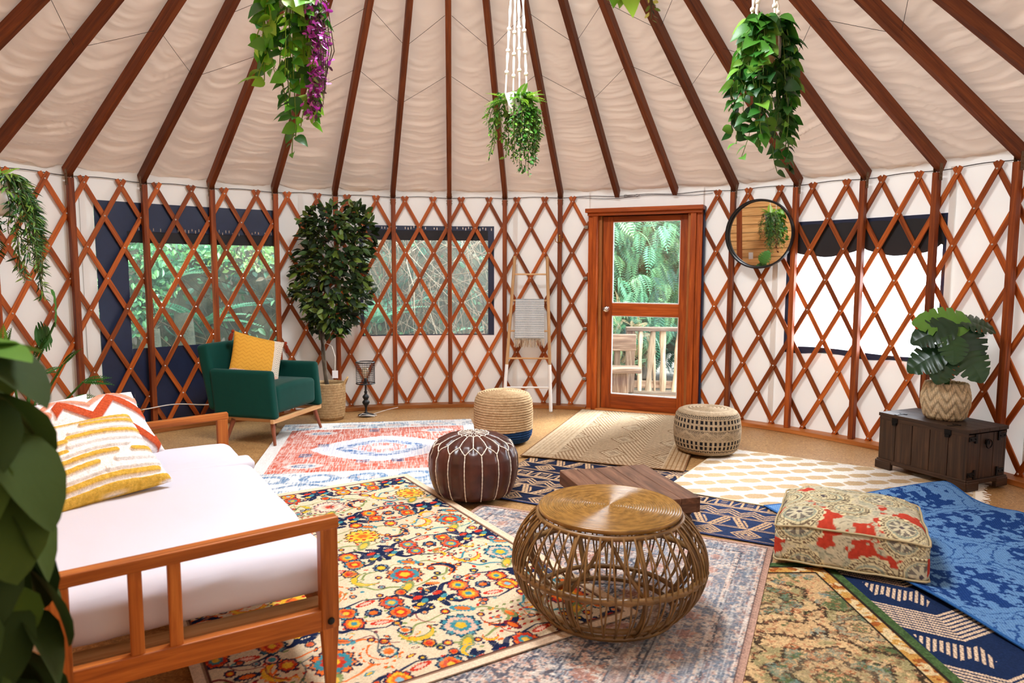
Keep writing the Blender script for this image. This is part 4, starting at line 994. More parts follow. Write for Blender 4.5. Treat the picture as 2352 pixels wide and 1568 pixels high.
def pillow(w, h, t, colfn, n=110, hfn=None, pinch=.07):
    """soft square cushion lying in its XY plane, Z the thickness"""
    m = MB(); x = np.linspace(-1, 1, n); X, Yv = np.meshgrid(x, x, indexing='ij')
    for sg in (1, -1):
        prof = ((1 - np.abs(X) ** 2.6) * (1 - np.abs(Yv) ** 2.6)) ** .45
        px = X * (1 - pinch * (1 - Yv ** 2)) * w / 2; py = Yv * (1 - pinch * (1 - X ** 2)) * h / 2
        wz = 1 + .12 * (fbm(X * 2 + 4, Yv * 2 + sg, 11) - .5)
        Z = sg * t / 2 * prof * wz
        K = colfn(px / w + .5, py / h + .5) if sg > 0 else colfn(px / w + .5, py / h + .5) * .95
        if hfn is not None and sg > 0: Z = Z + hfn(px / w + .5, py / h + .5) * np.minimum(1, prof * 3)
        P = np.stack([px, py, Z], -1)
        if sg < 0: P = P[::-1]; K = K[::-1]
        m.grid(P, K=K)
    return m
def pose(o, loc, xdir, ydir):
    x = unit(xdir); y = unit(np.asarray(ydir, float) - x * np.dot(x, ydir)); z = np.cross(x, y)
    o.rotation_mode = 'QUATERNION'; o.rotation_quaternion = Matrix(((x[0], y[0], z[0]), (x[1], y[1], z[1]), (x[2], y[2], z[2]))).to_quaternion()
    o.location = loc
# yellow striped tufted cushion
ST_ = [(.05, -.1, 1.1, 1), (.135, .0, .93, 1), (.30, -.1, .50, 1), (.215, -.1, .5, 0), (.215, .52, 1.1, 0), (.305, .62, .97, 0), (.40, -.1, .68, 1), (.40, .78, 1.1, 1), (.49, .1, .8, 0), (.52, -.1, .33, 1), (.58, .34, .95, 0), (.64, -.1, .36, 1), (.67, .36, 1.1, 1), (.74, .4, 1.1, 0), (.76, -.1, .3, 0), (.83, .52, 1.1, 1), (.915, .12, 1.1, 1), (.965, -.1, 1.1, 0)]
def st_mask(u, v):
    vv = v + .012 * np.sin(u * 9)
    a = np.zeros_like(u); y = np.zeros_like(u)
    for c, x0, x1, ye in ST_:
        e = np.hypot(np.maximum(0, np.maximum(x0 + .02 - u, u - x1 + .02)), (vv - c)); k = sstep(.031, .022, e)
        a = np.maximum(a, k); y = np.maximum(y, k * ye)
    return a, y
def col_yel(u, v):
    a, y = st_mask(u, v); n = fbm(u * 60, v * 60, 3)[..., None]
    base = srgbK([244, 238, 236]); wt = srgbK([250, 246, 242]); ye = srgbK([206, 158, 50]) * (1 - n) + srgbK([238, 196, 92]) * n
    return (base * (1 - a[..., None]) + wt * a[..., None]) * (1 - y[..., None]) + ye * y[..., None]
m = pillow(.48, .44, .15, col_yel, 150, lambda u, v: st_mask(u, v)[0] * (.010 + .005 * fbm(u * 70, v * 70, 5)))
o = m.build('throw_pillow', M['tuft'], smooth=True); PY = o
tag(o, 'white throw pillow with tufted mustard yellow stripes on the daybed', 'pillow', 'pillows on the daybed')
e1 = unit([.66, .75, .07]); bk = np.array([-.75, .66, 0]); al = math.radians(33)
pose(o, np.array([-1.158, -.495, .515]) - e1 * .235 + (bk * math.cos(al) + np.array([0, 0, math.sin(al)])) * .20, e1, bk * math.cos(al) + np.array([0, 0, math.sin(al)]))
# rust zigzag cushion
def zz_mask(u, v):
    p = (v * 1.9 + u * .25) ; tri = np.abs(((u * 2.3 - .15) % 1) - .5) * 2
    d1 = np.abs(v - .78 + .30 * tri - .05); d2 = np.abs(v - .38 + .30 * tri); d3 = np.abs(v - .02 + .3 * tri)
    z1 = sstep(.10, .08, d1) * (u > .2); z2 = sstep(.09, .07, d2) * (u > .3); z3 = sstep(.09, .07, d3)
    dot = sstep(.075, .06, np.hypot(u - .12, v - .72)); return np.maximum(np.maximum(z1, z3), z2), np.maximum(dot, sstep(.05, .03, np.abs(v - .96 + .2 * tri)))
def col_rust(u, v):
    a, b = zz_mask(u, v); n = fbm(u * 60, v * 60, 4)[..., None]; K = srgbK([246, 240, 240]) * np.ones(u.shape + (3,))
    ru = srgbK([176, 66, 34]) * (1 - n) + srgbK([206, 96, 60]) * n; pk = srgbK([224, 140, 112]) * (1 - n) + srgbK([238, 172, 146]) * n
    K = K * (1 - a[..., None]) + ru * a[..., None]; return K * (1 - b[..., None]) + pk * b[..., None]
m = pillow(.48, .40, .15, col_rust, 130, lambda u, v: np.maximum(*zz_mask(u, v)) * (.010 + .005 * fbm(u * 70, v * 70, 5)))
o = m.build('throw_pillow', M['tuft'], smooth=True)
tag(o, 'white throw pillow with tufted rust red zigzags behind the striped one', 'pillow', 'pillows on the daybed')
al = math.radians(38)
pose(o, np.array([-1.34, -.10, .525]) - unit([.66, .75, 0]) * .25 + (bk * math.cos(al) + np.array([0, 0, math.sin(al)])) * .20, unit([.66, .75, .05]), bk * math.cos(al) + np.array([0, 0, math.sin(al)]))
m = pillow(.62, .42, .15, lambda u, v: srgbK([238, 232, 238]) * np.ones(u.shape + (3,)), 60)
o = m.build('bed_pillow', M['fabric'], smooth=True); tag(o, 'plain white bed pillow mostly hidden behind the rust zigzag pillow', 'pillow', 'pillows on the daybed')
al = math.radians(60); pose(o, np.array([-1.84, -.27, .385]) + (bk * math.cos(al) + np.array([0, 0, math.sin(al)])) * .215, e1, bk * math.cos(al) + np.array([0, 0, math.sin(al)]))

# ---- emerald armchair; local X along the front, Y towards the back
CR = math.atan2(.954, .30)
ch = thing('armchair', 'wide emerald green velvet armchair on slim wooden legs', 'armchair', (-1.508, 2.111, 0.0), CR)
def cpart(name, c, s, r, n, mat='velvet', fn=None, tilt=0.0, shear=0.0):
    m = MB()
    def f(P, N):
        if fn: P = fn(P, N)
        if tilt:
            ct, stt = math.cos(tilt), math.sin(tilt); y, z = P[..., 1] * ct - P[..., 2] * stt, P[..., 1] * stt + P[..., 2] * ct
            P = np.stack([P[..., 0], y, z], -1)
        if shear: P = P + np.stack([0 * P[..., 2], shear * (P[..., 2]), 0 * P[..., 2]], -1)
        return P
    roundbox(m, c, s, r, n, fn=f); return m.build(name, M[mat], ch, smooth=True)
CW = .72
cpart('arm', (.035, .285, .408), (.07, .57, .384), .026, (6, 30, 20), shear=.10)
cpart('arm', (CW - .035, .285, .408), (.07, .57, .384), .026, (6, 30, 20), shear=.10)
cpart('seat_cushion', (CW / 2, .30, .355), (CW - .14, .58, .215), .035, (30, 30, 12), fn=lambda P, N: P + np.stack([0 * P[..., 0], 0 * P[..., 0], .018 * np.clip(N[..., 2], 0, 1) * (1 - (P[..., 0] / .3) ** 2)], -1))
cpart('backrest', (CW / 2, .61, .53), (CW - .02, .11, .54), .035, (34, 8, 26), tilt=-.20)
m = MB(); m.beam((-.0, .016, .200), (CW, .016, .200), .03, .034); m.beam((.06, .03, .2), (.06, .56, .2), .03, .030); m.beam((CW - .06, .03, .2), (CW - .06, .56, .2), .03, .030); m.beam((.06, .55, .2), (CW - .06, .55, .2), .03, .030)
m.build('base_rail', M['palewood'], ch, bevel=.003)
for (x0, y0, x1, y1) in ((.045, .04, .012, .0), (CW - .06, .04, CW - .02, .0), (.05, .40, .02, .46), (CW - .06, .40, CW - .03, .46)):
    m = MB(); m.tube([(x1, y1, .0105 if y0 < .1 else 0), ((x0 + x1) / 2, (y0 + y1) / 2, .10), (x0, y0, .195)], [.0115, .0155, .0195], 14); m.build('leg', M['legwood'], ch, smooth=True)
# patterned cushion with tassels
def col_chair(u, v):
    f = (v * 13 + .35 * np.abs(((u * 8) % 1) - .5) * 2 * 2) % 1
    ye = srgbK([216, 158, 60]) * np.ones(u.shape + (3,)); line = sstep(.22, .1, f)[..., None]; ye = ye * (1 - .55 * line) + srgbK([176, 112, 34]) * .55 * line
    fr = srgbK([222, 206, 186]); pat = ((np.sin(v * 150) * np.sin(u * 90) > .45) * 1.0)[..., None]; gr = fr * (1 - .7 * pat) + srgbK([72, 96, 90]) * .7 * pat
    pp = ((np.sin(u * 200) * np.sin(v * 200) > .2) * 1.0)[..., None]; pk = srgbK([222, 184, 164]) * (1 - .5 * pp) + srgbK([176, 96, 74]) * .5 * pp
    ov = sstep(1.0, .8, np.hypot(((u * 6) % 1 - .5) / .28, (v - .075) / .055))[..., None]; rd = srgbK([150, 52, 30]) * (1 - ov) + srgbK([226, 208, 178]) * ov
    K = ye; e = (u > .80)[..., None]; K = np.where(e, gr, K); K = np.where((np.abs(u - .80) < .02)[..., None], srgbK([214, 198, 178]), K)
    K = np.where((v < .24)[..., None], pk, K); K = np.where((v < .14)[..., None], rd, K); K = np.where((v < .02)[..., None], srgbK([220, 170, 150]), K)
    return K
m = pillow(.43, .43, .13, col_chair, 130)
o = m.build('throw_pillow', M['fabric'], smooth=True); o.name = 'throw_pillow'
tag(o, 'mustard patterned throw pillow with rust tassels on the green armchair', 'pillow')
PC = np.array([-1.78, 2.54, .615]); px = unit([.80, .52, -.28]); py = unit([-.15, .30, .94])
PC = PC + np.cross(px, unit(py - px * np.dot(px, py))) * .035 + [0, 0, .012]; pose(o, PC, px, py); pz = np.cross(px, unit(py - px * np.dot(px, py)))
for cx, cy, dz in ((-1, 1, -1), (1, -1, -.15), (1, 1, -1)):
    m = MB(); b = np.array([cx * .222, cy * .222, 0])
    Rm = np.stack([px, unit(py - px * np.dot(px, py)), pz], 1); dn = Rm.T @ np.array([.25 if cx > 0 else -.3, -.25, dz]); dn = unit(dn); kk = srgbK([150, 58, 36])
    m.ball(b + dn * .012, .014, 10, 6, K=kk)
    for q in range(40):
        j = rdir(1)[0] * .016; m.tube([b + dn * .018, b + dn * .045 + j * .8, b + dn * .085 + j], .0022, 4, K=kk * rng.uniform(.6, 1.2))
    m.build('tassel', M['fabric'], o)['label'] = 'rust red tassel'

# ---- cage lamp on the floor
lp = thing('cage_lamp', 'black candlestick lamp with a wire mesh shade on the floor by the wall', 'lamp', (-.995, 3.33, 0.0))
m = MB(); m.lathe([(.001, .003), (.075, .003), (.078, .012), (.06, .02), (.03, .028), (.012, .04), (.010, .08), (.013, .09), (.018, .105), (.030, .12), (.036, .135), (.028, .15), (.018, .158), (.024, .17), (.032, .182), (.03, .195), (.016, .21), (.012, .225), (.018, .235), (.010, .245), (.008, .30), (.018, .305), (.02, .32), (.001, .322)], 26)
m.build('stem', M['black'], lp, smooth=True)
m = MB(); RS = .088
for z in (.318, .522):
    m.tube([(RS * math.cos(q), RS * math.sin(q), z) for q in np.linspace(0, 2 * PI, 40, endpoint=False)], .0055, 6, closed=True)
for k in range(11):
    z = .318 + .204 * k / 10; m.tube([(RS * math.cos(q), RS * math.sin(q), z) for q in np.linspace(0, 2 * PI, 32, endpoint=False)], .0013, 4, closed=True)
for k in range(34):
    q = 2 * PI * k / 34; m.tube([(RS * math.cos(q), RS * math.sin(q), .318), (RS * math.cos(q), RS * math.sin(q), .522)], .0013, 4)
for k in range(3):
    q = 2 * PI * k / 3; m.tube([(0, 0, .318), (RS * math.cos(q), RS * math.sin(q), .318)], .003, 5)
m.build('shade', M['black'], lp)
m = MB(); m.lathe([(.014, .318), (.016, .35), (.015, .365), (.001, .366)], 16); m.build('socket', M['black'], lp, smooth=True)
m = MB(); m.lathe([(.012, .362), (.016, .38), (.034, .42), (.036, .44), (.026, .465), (.001, .474)], 20); m.build('bulb', mk_pane('bulb_glass', .12, (1, .85, .6, 1), (1, .94, .82, 1), .15), lp, smooth=True)
m = MB(); m.tube([(.06, -.02, .012), (.09, -.05, .006), (.02, -.09, .022), (-.06, -.06, .012), (-.03, -.03, .03), (.07, -.06, .016), (.10, .0, .006), (.06, .07, .006), (.18, .16, .03), (.28, .20, .045)], .0032, 6); m.build('cord', M['whitecord'], lp, smooth=True)

# ---- poufs
def jute_col(s, a, z, r):
    row = s * 40; f = row % 1; h = np.sin(f * PI) ** .7 * (.7 + .3 * np.abs(np.sin(a * 60 + np.floor(row) * 1.3 + f * 2.4)))
    t = fbm(a * 14, s * 90, 6)[..., None]; tan = srgbK([172, 134, 92]) * (1 - t) + srgbK([220, 190, 150]) * t; nv = srgbK([22, 44, 78]) * (1 - t) + srgbK([42, 78, 126]) * t
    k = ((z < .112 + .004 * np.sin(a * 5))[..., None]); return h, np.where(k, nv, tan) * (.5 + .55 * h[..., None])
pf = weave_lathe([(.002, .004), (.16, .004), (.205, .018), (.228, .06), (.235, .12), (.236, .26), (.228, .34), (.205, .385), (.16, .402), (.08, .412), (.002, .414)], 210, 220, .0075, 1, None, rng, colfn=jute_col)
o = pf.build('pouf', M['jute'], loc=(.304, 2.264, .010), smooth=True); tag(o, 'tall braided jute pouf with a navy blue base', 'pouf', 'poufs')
def knit_col(s, a, z, r):
    K = np.ones(a.shape + (3,)) * srgbK([166, 144, 116]); t = fbm(a * 20, z * 120, 7)[..., None]; K = K * (.75 + .5 * t)
    cell = (a * 44 / (2 * PI)) % 1; dark = np.zeros_like(a)
    for z0 in (.070, .107, .222, .262):
        dark = np.maximum(dark, (np.abs(z - z0) < .0125) * (cell > .38) * (np.hypot(s * 0, 0) == 0))
    side = (s > .30) & (s < .80); dark = dark * side
    mid = side * (np.abs(z - .166) < .036); c2 = (((a * 100 / (2 * PI)) + np.floor(z * 160) * .5) % 1 > .55) & ((z * 160) % 1 > .45)
    zigz = np.abs(((a * 10 / (2 * PI)) % 1) - .5) * .10 + .135; dark = np.maximum(dark, mid * c2 * (np.abs(z - zigz) > .012) * .85)
    for z0, w in ((.300, .004), (.289, .003), (.044, .004)):
        dark = np.maximum(dark, side * (np.abs(z - z0 - .002 * np.sin(a * 44)) < w) * (np.sin(a * 88) > -.5) * .9)
    h = .55 + .25 * np.sin(a * 88) * np.sin(z * 500); top = s >= .80
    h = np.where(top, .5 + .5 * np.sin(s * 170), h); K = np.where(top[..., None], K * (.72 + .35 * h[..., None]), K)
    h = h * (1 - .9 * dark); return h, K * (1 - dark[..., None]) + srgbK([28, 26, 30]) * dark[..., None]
pf = weave_lathe([(.002, .004), (.17, .004), (.205, .014), (.228, .04), (.243, .10), (.248, .165), (.243, .23), (.232, .285), (.214, .312), (.185, .325), (.10, .335), (.002, .337)], 230, 352, .006, 1, None, rng, colfn=knit_col)
o = pf.build('pouf', M['jute'], loc=(1.853, 1.841, .0225), smooth=True); tag(o, 'low round pouf knitted in tan with rows of black openings near the door', 'pouf', 'poufs')
# leather pouf
PFL = (.092, .829, .030); NP = 16
lprof = np.array([(.002, .0), (.15, .0), (.222, .006), (.246, .035), (.267, .10), (.277, .175), (.272, .245), (.250, .296), (.215, .334), (.165, .357), (.11, .369), (.07, .372), (.002, .374)])
lln = np.concatenate([[0], np.cumsum(np.hypot(*np.diff(lprof, axis=0).T))]); lln /= lln[-1]
def lsurf(s, a, off=0.0):
    s = np.asarray(s, float); R = np.interp(s, lln, lprof[:, 0]); Z = np.interp(s, lln, lprof[:, 1])
    Rs = np.interp(s + .01, lln, lprof[:, 0]) - np.interp(s - .01, lln, lprof[:, 0]); Zs = np.interp(s + .01, lln, lprof[:, 1]) - np.interp(s - .01, lln, lprof[:, 1]); L = np.hypot(Rs, Zs) + 1e-9
    k = (a * NP / (2 * PI)); low = np.abs(np.cos(k * PI)); hi = np.abs(np.sin(k * PI)); wt = sstep(.62, .72, s)
    b = -.010 * ((1 - wt) * (low ** 6) + wt * (hi ** 6)) * sstep(.2, .35, s) * sstep(.97, .86, s) + off
    return np.stack([(R + b * Zs / L) * np.cos(a), (R + b * Zs / L) * np.sin(a), Z - b * Rs / L], -1)
pf = thing('pouf', 'round dark brown leather pouf with white stitched seams', 'pouf', PFL, -.18, 'poufs')
sg, ag = np.meshgrid(np.linspace(0, 1, 90), np.arange(256) * 2 * PI / 256, indexing='ij')
m = MB(); P = lsurf(sg, ag); m.grid(P[:, ::-1], closev=True); m.build('leather_cover', M['leather'], pf, smooth=True)
m = MB()
def seam(sa, aa, r=.0032):
    P = lsurf(np.asarray(sa), np.asarray(aa), .0015); rr = r * (1 + .25 * np.sin(np.arange(len(P)) * 2.2)); m.tube(P, rr, 6)
for k in range(NP):
    a = 2 * PI * k / NP; b = a + PI / NP; c = a - PI / NP        # low valleys at a (seam goes down), peaks at a+half
    seam(np.linspace(.20, .655, 40), np.full(40, a)); seam(np.linspace(.655, .725, 10), np.linspace(a, b, 10)); seam(np.linspace(.655, .725, 10), np.linspace(a, c, 10))
    seam(np.linspace(.725, .885, 16), np.full(16, b))
q = np.linspace(0, 2 * PI, 64, endpoint=False); m.tube(lsurf(np.full(64, .885), q, .0015), .0034, 6, closed=True)
for k in range(32):
    a = 2 * PI * k / 32; d = .035 if k % 2 else .07; seam([.882 - .0, .9, .9 + d], [a, a + .02, a - .03], .0019)
for k in range(8):
    a = 2 * PI * k / 8; seam([.95, .97, .985], [a - .3, a, a + .3], .002)
m.build('stitching', M['rope'], pf, smooth=True)['label'] = 'raised white seam stitching'

# ---- low table
TR = math.atan2(.234, .971)
lt = thing('low_table', 'low square dark wooden table on short turned legs behind the rattan table', 'table', (.61, .71, .02), TR)
TX, TY = .556, -.672
m = MB()
for k in range(5):
    m.box((TX * (k + .5) / 5, TY / 2, .158), (TX / 5 - .0015, abs(TY), .034))
m.build('tabletop', M['mango'], lt, bevel=.003)
m = MB(); m.box((TX / 2, -.012, .118), (TX, .022, .05)); m.box((TX / 2, TY + .012, .118), (TX, .022, .05)); m.box((.012, TY / 2, .118), (.022, abs(TY), .05)); m.box((TX - .012, TY / 2, .118), (.022, abs(TY), .05)); m.build('apron', M['mango'], lt, bevel=.003)
for x in (.05, TX - .05):
    for y in (-.05, TY + .05):
        m = MB(); m.lathe([(.001, 0), (.016, 0), (.02, .008), (.014, .018), (.022, .03), (.03, .045), (.026, .06), (.016, .068), (.024, .076), (.030, .092), (.030, .100), (.001, .1)], 16, (x, y, 0)); m.build('leg', M['mango'], lt, smooth=True)

# ---- rattan table
RT = thing('rattan_table', 'round open caned rattan table with a coiled shiny top', 'table', (.665, -.715, .030))
m = MB(); pr = []
for k in range(230):
    rr_ = .277 * k / 229; pr.append((max(.0008, rr_), .426 + .0042 * abs(math.sin(rr_ / .0098 * PI / 1.0)) + .002 * (1 - (rr_ / .277) ** 2)))
pr += [(.281, .425), (.281, .412), (.27, .408), (.001, .408)]
m.lathe(pr, 96); m.build('coiled_top', M['canetop'], RT, smooth=True)
def rprof(t):   # t 0 bottom .. 1 top
    z = np.array([.012, .06, .12, .19, .26, .32, .37, .405]); rr_ = np.array([.262, .318, .362, .386, .382, .358, .322, .284])
    s = np.linspace(0, 1, 8); return np.interp(t, s, rr_), np.interp(t, s, z)
def smoothprof(t):
    t = np.asarray(t, float); a = [rprof(np.clip(t + d, 0, 1)) for d in (-.05, -.025, 0, .025, .05)]
    return sum(x[0] for x in a) / 5, sum(x[1] for x in a) / 5
def cring(name, r, z, rad, wrap=0):
    m = MB(); q = np.linspace(0, 2 * PI, 160, endpoint=False)
    m.tube([(r * math.cos(a), r * math.sin(a), z) for a in q], [rad * (1 + (.28 if wrap and (k % 5) < 2 else 0)) for k in range(160)], 8, closed=True); return m.build(name, M['cane'], RT, smooth=True)
cring('hoop', .283, .398, .0105); cring('hoop', .374, .205, .0125, 1); cring('hoop', .29, .055, .011); cring('hoop', .262, .012, .0115)
NC = 90
for k in range(NC):
    a0 = 2 * PI * k / NC; t = np.linspace(0, 1, 15); rr_, zz = smoothprof(t); sw = (.05 if k % 2 else -.035)
    a = a0 + sw * (t - .5) * 2 * 1.0
    m = MB(); m.tube(np.stack([rr_ * np.cos(a), rr_ * np.sin(a), zz], 1), .0037, 6); m.build('cane', M['cane'], RT, smooth=True)
for k in range(8):
    a0 = 2 * PI * k / 8 + .2
    m = MB(); t = np.linspace(0, 1, 12); rr_, zz = smoothprof(t); a = a0 + .0 * t
    m.tube(np.stack([(rr_ - .02) * np.cos(a), (rr_ - .02) * np.sin(a), zz], 1), .0105, 8); m.build('post', M['cane'], RT, smooth=True)
for k in range(8):
    a0 = 2 * PI * k / 8 + .2; m = MB(); b = a0 + (.39 if k % 2 else -.39)
    m.tube([(.355 * math.cos(a0), .355 * math.sin(a0), .2), (.32 * math.cos((a0 + b) / 2), .32 * math.sin((a0 + b) / 2), .30), (.265 * math.cos(b), .265 * math.sin(b), .395)], .0078, 8); m.build('brace', M['cane'], RT, smooth=True)

# ---- trunk; local X along its long front, Y towards the wall
KR = math.atan2(-.928, .374)
tk = thing('storage_trunk', 'dark wooden storage trunk with iron hardware by the wall', 'trunk', (2.933, 1.385, 0.0155), KR)
KL, KD, KH = .628, .385, .392
m = MB()
for k in range(5): m.box((KL * (k + .5) / 5, .012, .205), (KL / 5 - .003, .022, .305)); m.box((KL * (k + .5) / 5, KD - .012, .205), (KL / 5 - .003, .022, .305))
for k in range(3): m.box((.014, KD * (k + .5) / 3, .205), (.022, KD / 3 - .003, .305)); m.box((KL - .014, KD * (k + .5) / 3, .205), (.022, KD / 3 - .003, .305))
m.box((KL / 2, KD / 2, .07), (KL - .04, KD - .04, .02)); m.build('body', M['trunkwood'], tk, bevel=.003)
m = MB()
for k in range(4): m.box((KL / 2, KD * (k + .5) / 4, KH - .012), (KL + .02, KD / 4 + .003 - .004, .024))
for y in (.006, KD - .006): m.box((KL / 2, y, KH - .035), (KL, .012, .026))
m.build('lid', M['trunkwood'], tk, bevel=.003)
m = MB()
for x, y, sx, sy in ((.05, .0, .12, .03), (KL - .05, .0, .12, .03), (KL + .004, .05, .03, .11), (KL + .004, KD - .05, .03, .11), (-.004, .05, .03, .11), (-.004, KD - .05, .03, .11), (.05, KD, .12, .03), (KL - .05, KD, .12, .03)): m.box((x, y, .028), (sx, sy, .056))
m.box((KL / 2, .004, .055), (KL + .01, .022, .03)); m.box((KL + .004, KD / 2, .055), (.022, KD, .03)); m.build('plinth', M['trunkwood'], tk, bevel=.004)
for x in (.12, KL - .13):
    m = MB(); m.box((x, -.003, KH - .04), (.045, .006, .035)); m.box((x, -.006, KH - .062), (.03, .012, .02)); m.box((x, .05, KH + .002), (.022, .10, .004)); m.box((x, .08, KH + .003), (.05, .016, .005)); m.build('hasp', M['iron'], tk, bevel=.002)
for y, z in ((.05, .33), (.05, .10), (KD - .05, .33), (KD - .05, .10)):
    m = MB(); m.box((KL + .002, y, z), (.005, .075, .03)); m.box((KL + .002, y + (.03 if y < .2 else -.03), z), (.006, .022, .06)); m.ball((KL + .005, y - .02, z), .006, 8, 4); m.ball((KL + .005, y + .02, z), .006, 8, 4); m.build('corner_plate', M['iron'], tk, bevel=.002)
m = MB(); m.box((KL + .003, KD / 2, .30), (.006, .04, .03)); m.tube([(KL + .012, KD / 2 + .028 * math.sin(q), .285 - .028 * math.cos(q) + .005) for q in np.linspace(0, 2 * PI, 20, endpoint=False)], .004, 6, closed=True); m.build('ring_pull', M['iron'], tk)

# ---- blanket ladder
LF = [np.array([.328, 3.473, 0.0]), np.array([.798, 3.463, 0.0])]; LTp = [np.array([.447, 3.703, 1.54]), np.array([.768, 3.655, 1.535])]
ld = thing('blanket_ladder', 'leaning wooden blanket ladder with white dipped feet by the door', 'ladder', tuple((LF[0] + LF[1]) / 2))
L0 = (LF[0] + LF[1]) / 2
for k in range(2):
    f_, t_ = LF[k] - L0, LTp[k] - L0; cut = .305
    m = MB(); m.tube([f_ + (t_ - f_) * cut, t_], .0165, 14); rl = m.build('rail', M['palewood'], ld, smooth=True)
    m = MB(); m.tube([f_ + np.array([0, 0, .012]), f_ + (t_ - f_) * .004 + [0, 0, .012], f_ + (t_ - f_) * cut], [.017, .0175, .0168], 14); m.ball(f_ + [0, 0, .018], .018, 12, 8); q = m.build('painted_foot', M['whitepaint'], rl, smooth=True); q['label'] = 'white painted lower end'
for z, mt_ in ((1.36, 'palewood'), (1.10, 'palewood'), (.80, 'palewood'), (.53, 'palewood'), (.245, 'whitepaint')):
    a = LF[0] + (LTp[0] - LF[0]) * z / 1.54 - L0; b = LF[1] + (LTp[1] - LF[1]) * z / 1.535 - L0
    m = MB(); m.tube([a, b], .009, 10); m.build('rung', M[mt_], ld, smooth=True)
# blanket over the second rung
a = LF[0] + (LTp[0] - LF[0]) * 1.10 / 1.54; b = LF[1] + (LTp[1] - LF[1]) * 1.10 / 1.535
ctr = (a + b) / 2; ex = unit(b - a); ey = np.array([-ex[1], ex[0], 0])
bl = thing('throw_blanket', 'pale grey striped throw with cream fringe hung over the ladder', 'blanket', tuple(ctr))
def cloth(x0, x1, s):          # s<0 front (towards room), s>0 back; |s| is length from the rung
    z = np.where(np.abs(s) < .02, .013, .013 - np.maximum(0, np.abs(s) - .012)); y = np.where(s < 0, -.014 - .155 * np.maximum(0, -s), .012 + .02 * s)
    return y, z
def sheet_grid(s0, s1, wid, skew, seed):
    X, Sg = np.meshgrid(np.linspace(-.5, .5, 60), np.linspace(s0, s1, 160), indexing='ij')
    y, z = cloth(0, 0, Sg); flare = 1 + .06 * np.abs(Sg); fold = .006 * np.sin(X * 14 + seed) * np.minimum(1, np.abs(Sg) * 5)
    rib = .0022 * np.sin(np.abs(Sg) / .011 * 2 * PI)
    xx = X * wid * flare + skew * np.abs(Sg); P = xx[..., None] * ex + (y - fold + rib * np.sign(Sg))[..., None] * ey + np.stack([0 * z, 0 * z, z], -1)
    st = (np.sin(np.abs(Sg) / .022 * 2 * PI) > .55); n = fbm(X * 40, Sg * 120, 5)[..., None]
    K = srgbK([156, 162, 166]) * (1 - n) + srgbK([196, 198, 198]) * n; K = np.where(st[..., None], srgbK([222, 220, 216]), K)
    return P, K
m = MB(); P, K = sheet_grid(-.395, .02, .285, .0, 1); m.grid(P, K=K); P, K = sheet_grid(-.015, .42, .26, -.06, 2); m.grid(P, K=K)
m.build('cloth', M['fabric'], bl, smooth=True, solid=.005)
m = MB(); kk = srgbK([206, 186, 160])
for sgn, n_, w_, s_e, sk in ((-1, 26, .29, .395, 0), (1, 24, .265, .42, -.025)):
    for k in range(n_):
        x = (k / (n_ - 1) - .5) * w_ + sk; y, z = cloth(0, 0, np.array([sgn * s_e])); p = x * ex + float(y[0]) * ey + np.array([0, 0, float(z[0])])
        j = rng.normal(0, .006, 2); m.tube([p, p + [j[0] * .5, -.002, -.03], p + ex * j[0] + [0, 0, -.075 + j[1]]], .0028, 5, K=kk * rng.uniform(.75, 1.15))
m.build('fringe', M['fabric'], bl)['label'] = 'cream knotted fringe'

# ---- round mirror
mc = np.array([2.549, 2.737, 1.717]); nd = unit(np.array([mc[0], mc[1], 0])); mc = nd * 3.752 + np.array([0, 0, mc[2]])
mi_tilt = math.radians(2.6)
mi = thing('round_mirror', 'round mirror in a deep black frame hung on the studs right of the door', 'mirror', tuple(mc), math.atan2(-nd[0], nd[1]))
def yl(prof, seg, mat, name, sm=True):
    m = MB(); m.lathe(prof, seg); o = m.build(name, M[mat], mi, smooth=sm); o.rotation_euler = (PI / 2, 0, 0); return o
mi.rotation_euler = (mi_tilt, 0, mi.rotation_euler[2])
yl([(.272, .0), (.297, .0), (.300, .004), (.300, .052), (.296, .056), (.290, .056), (.287, .052), (.2865, .012), (.272, .008)], 96, 'black', 'frame', False)
yl([(.0005, .010), (.15, .010), (.288, .010)], 96, 'mirror', 'glass')

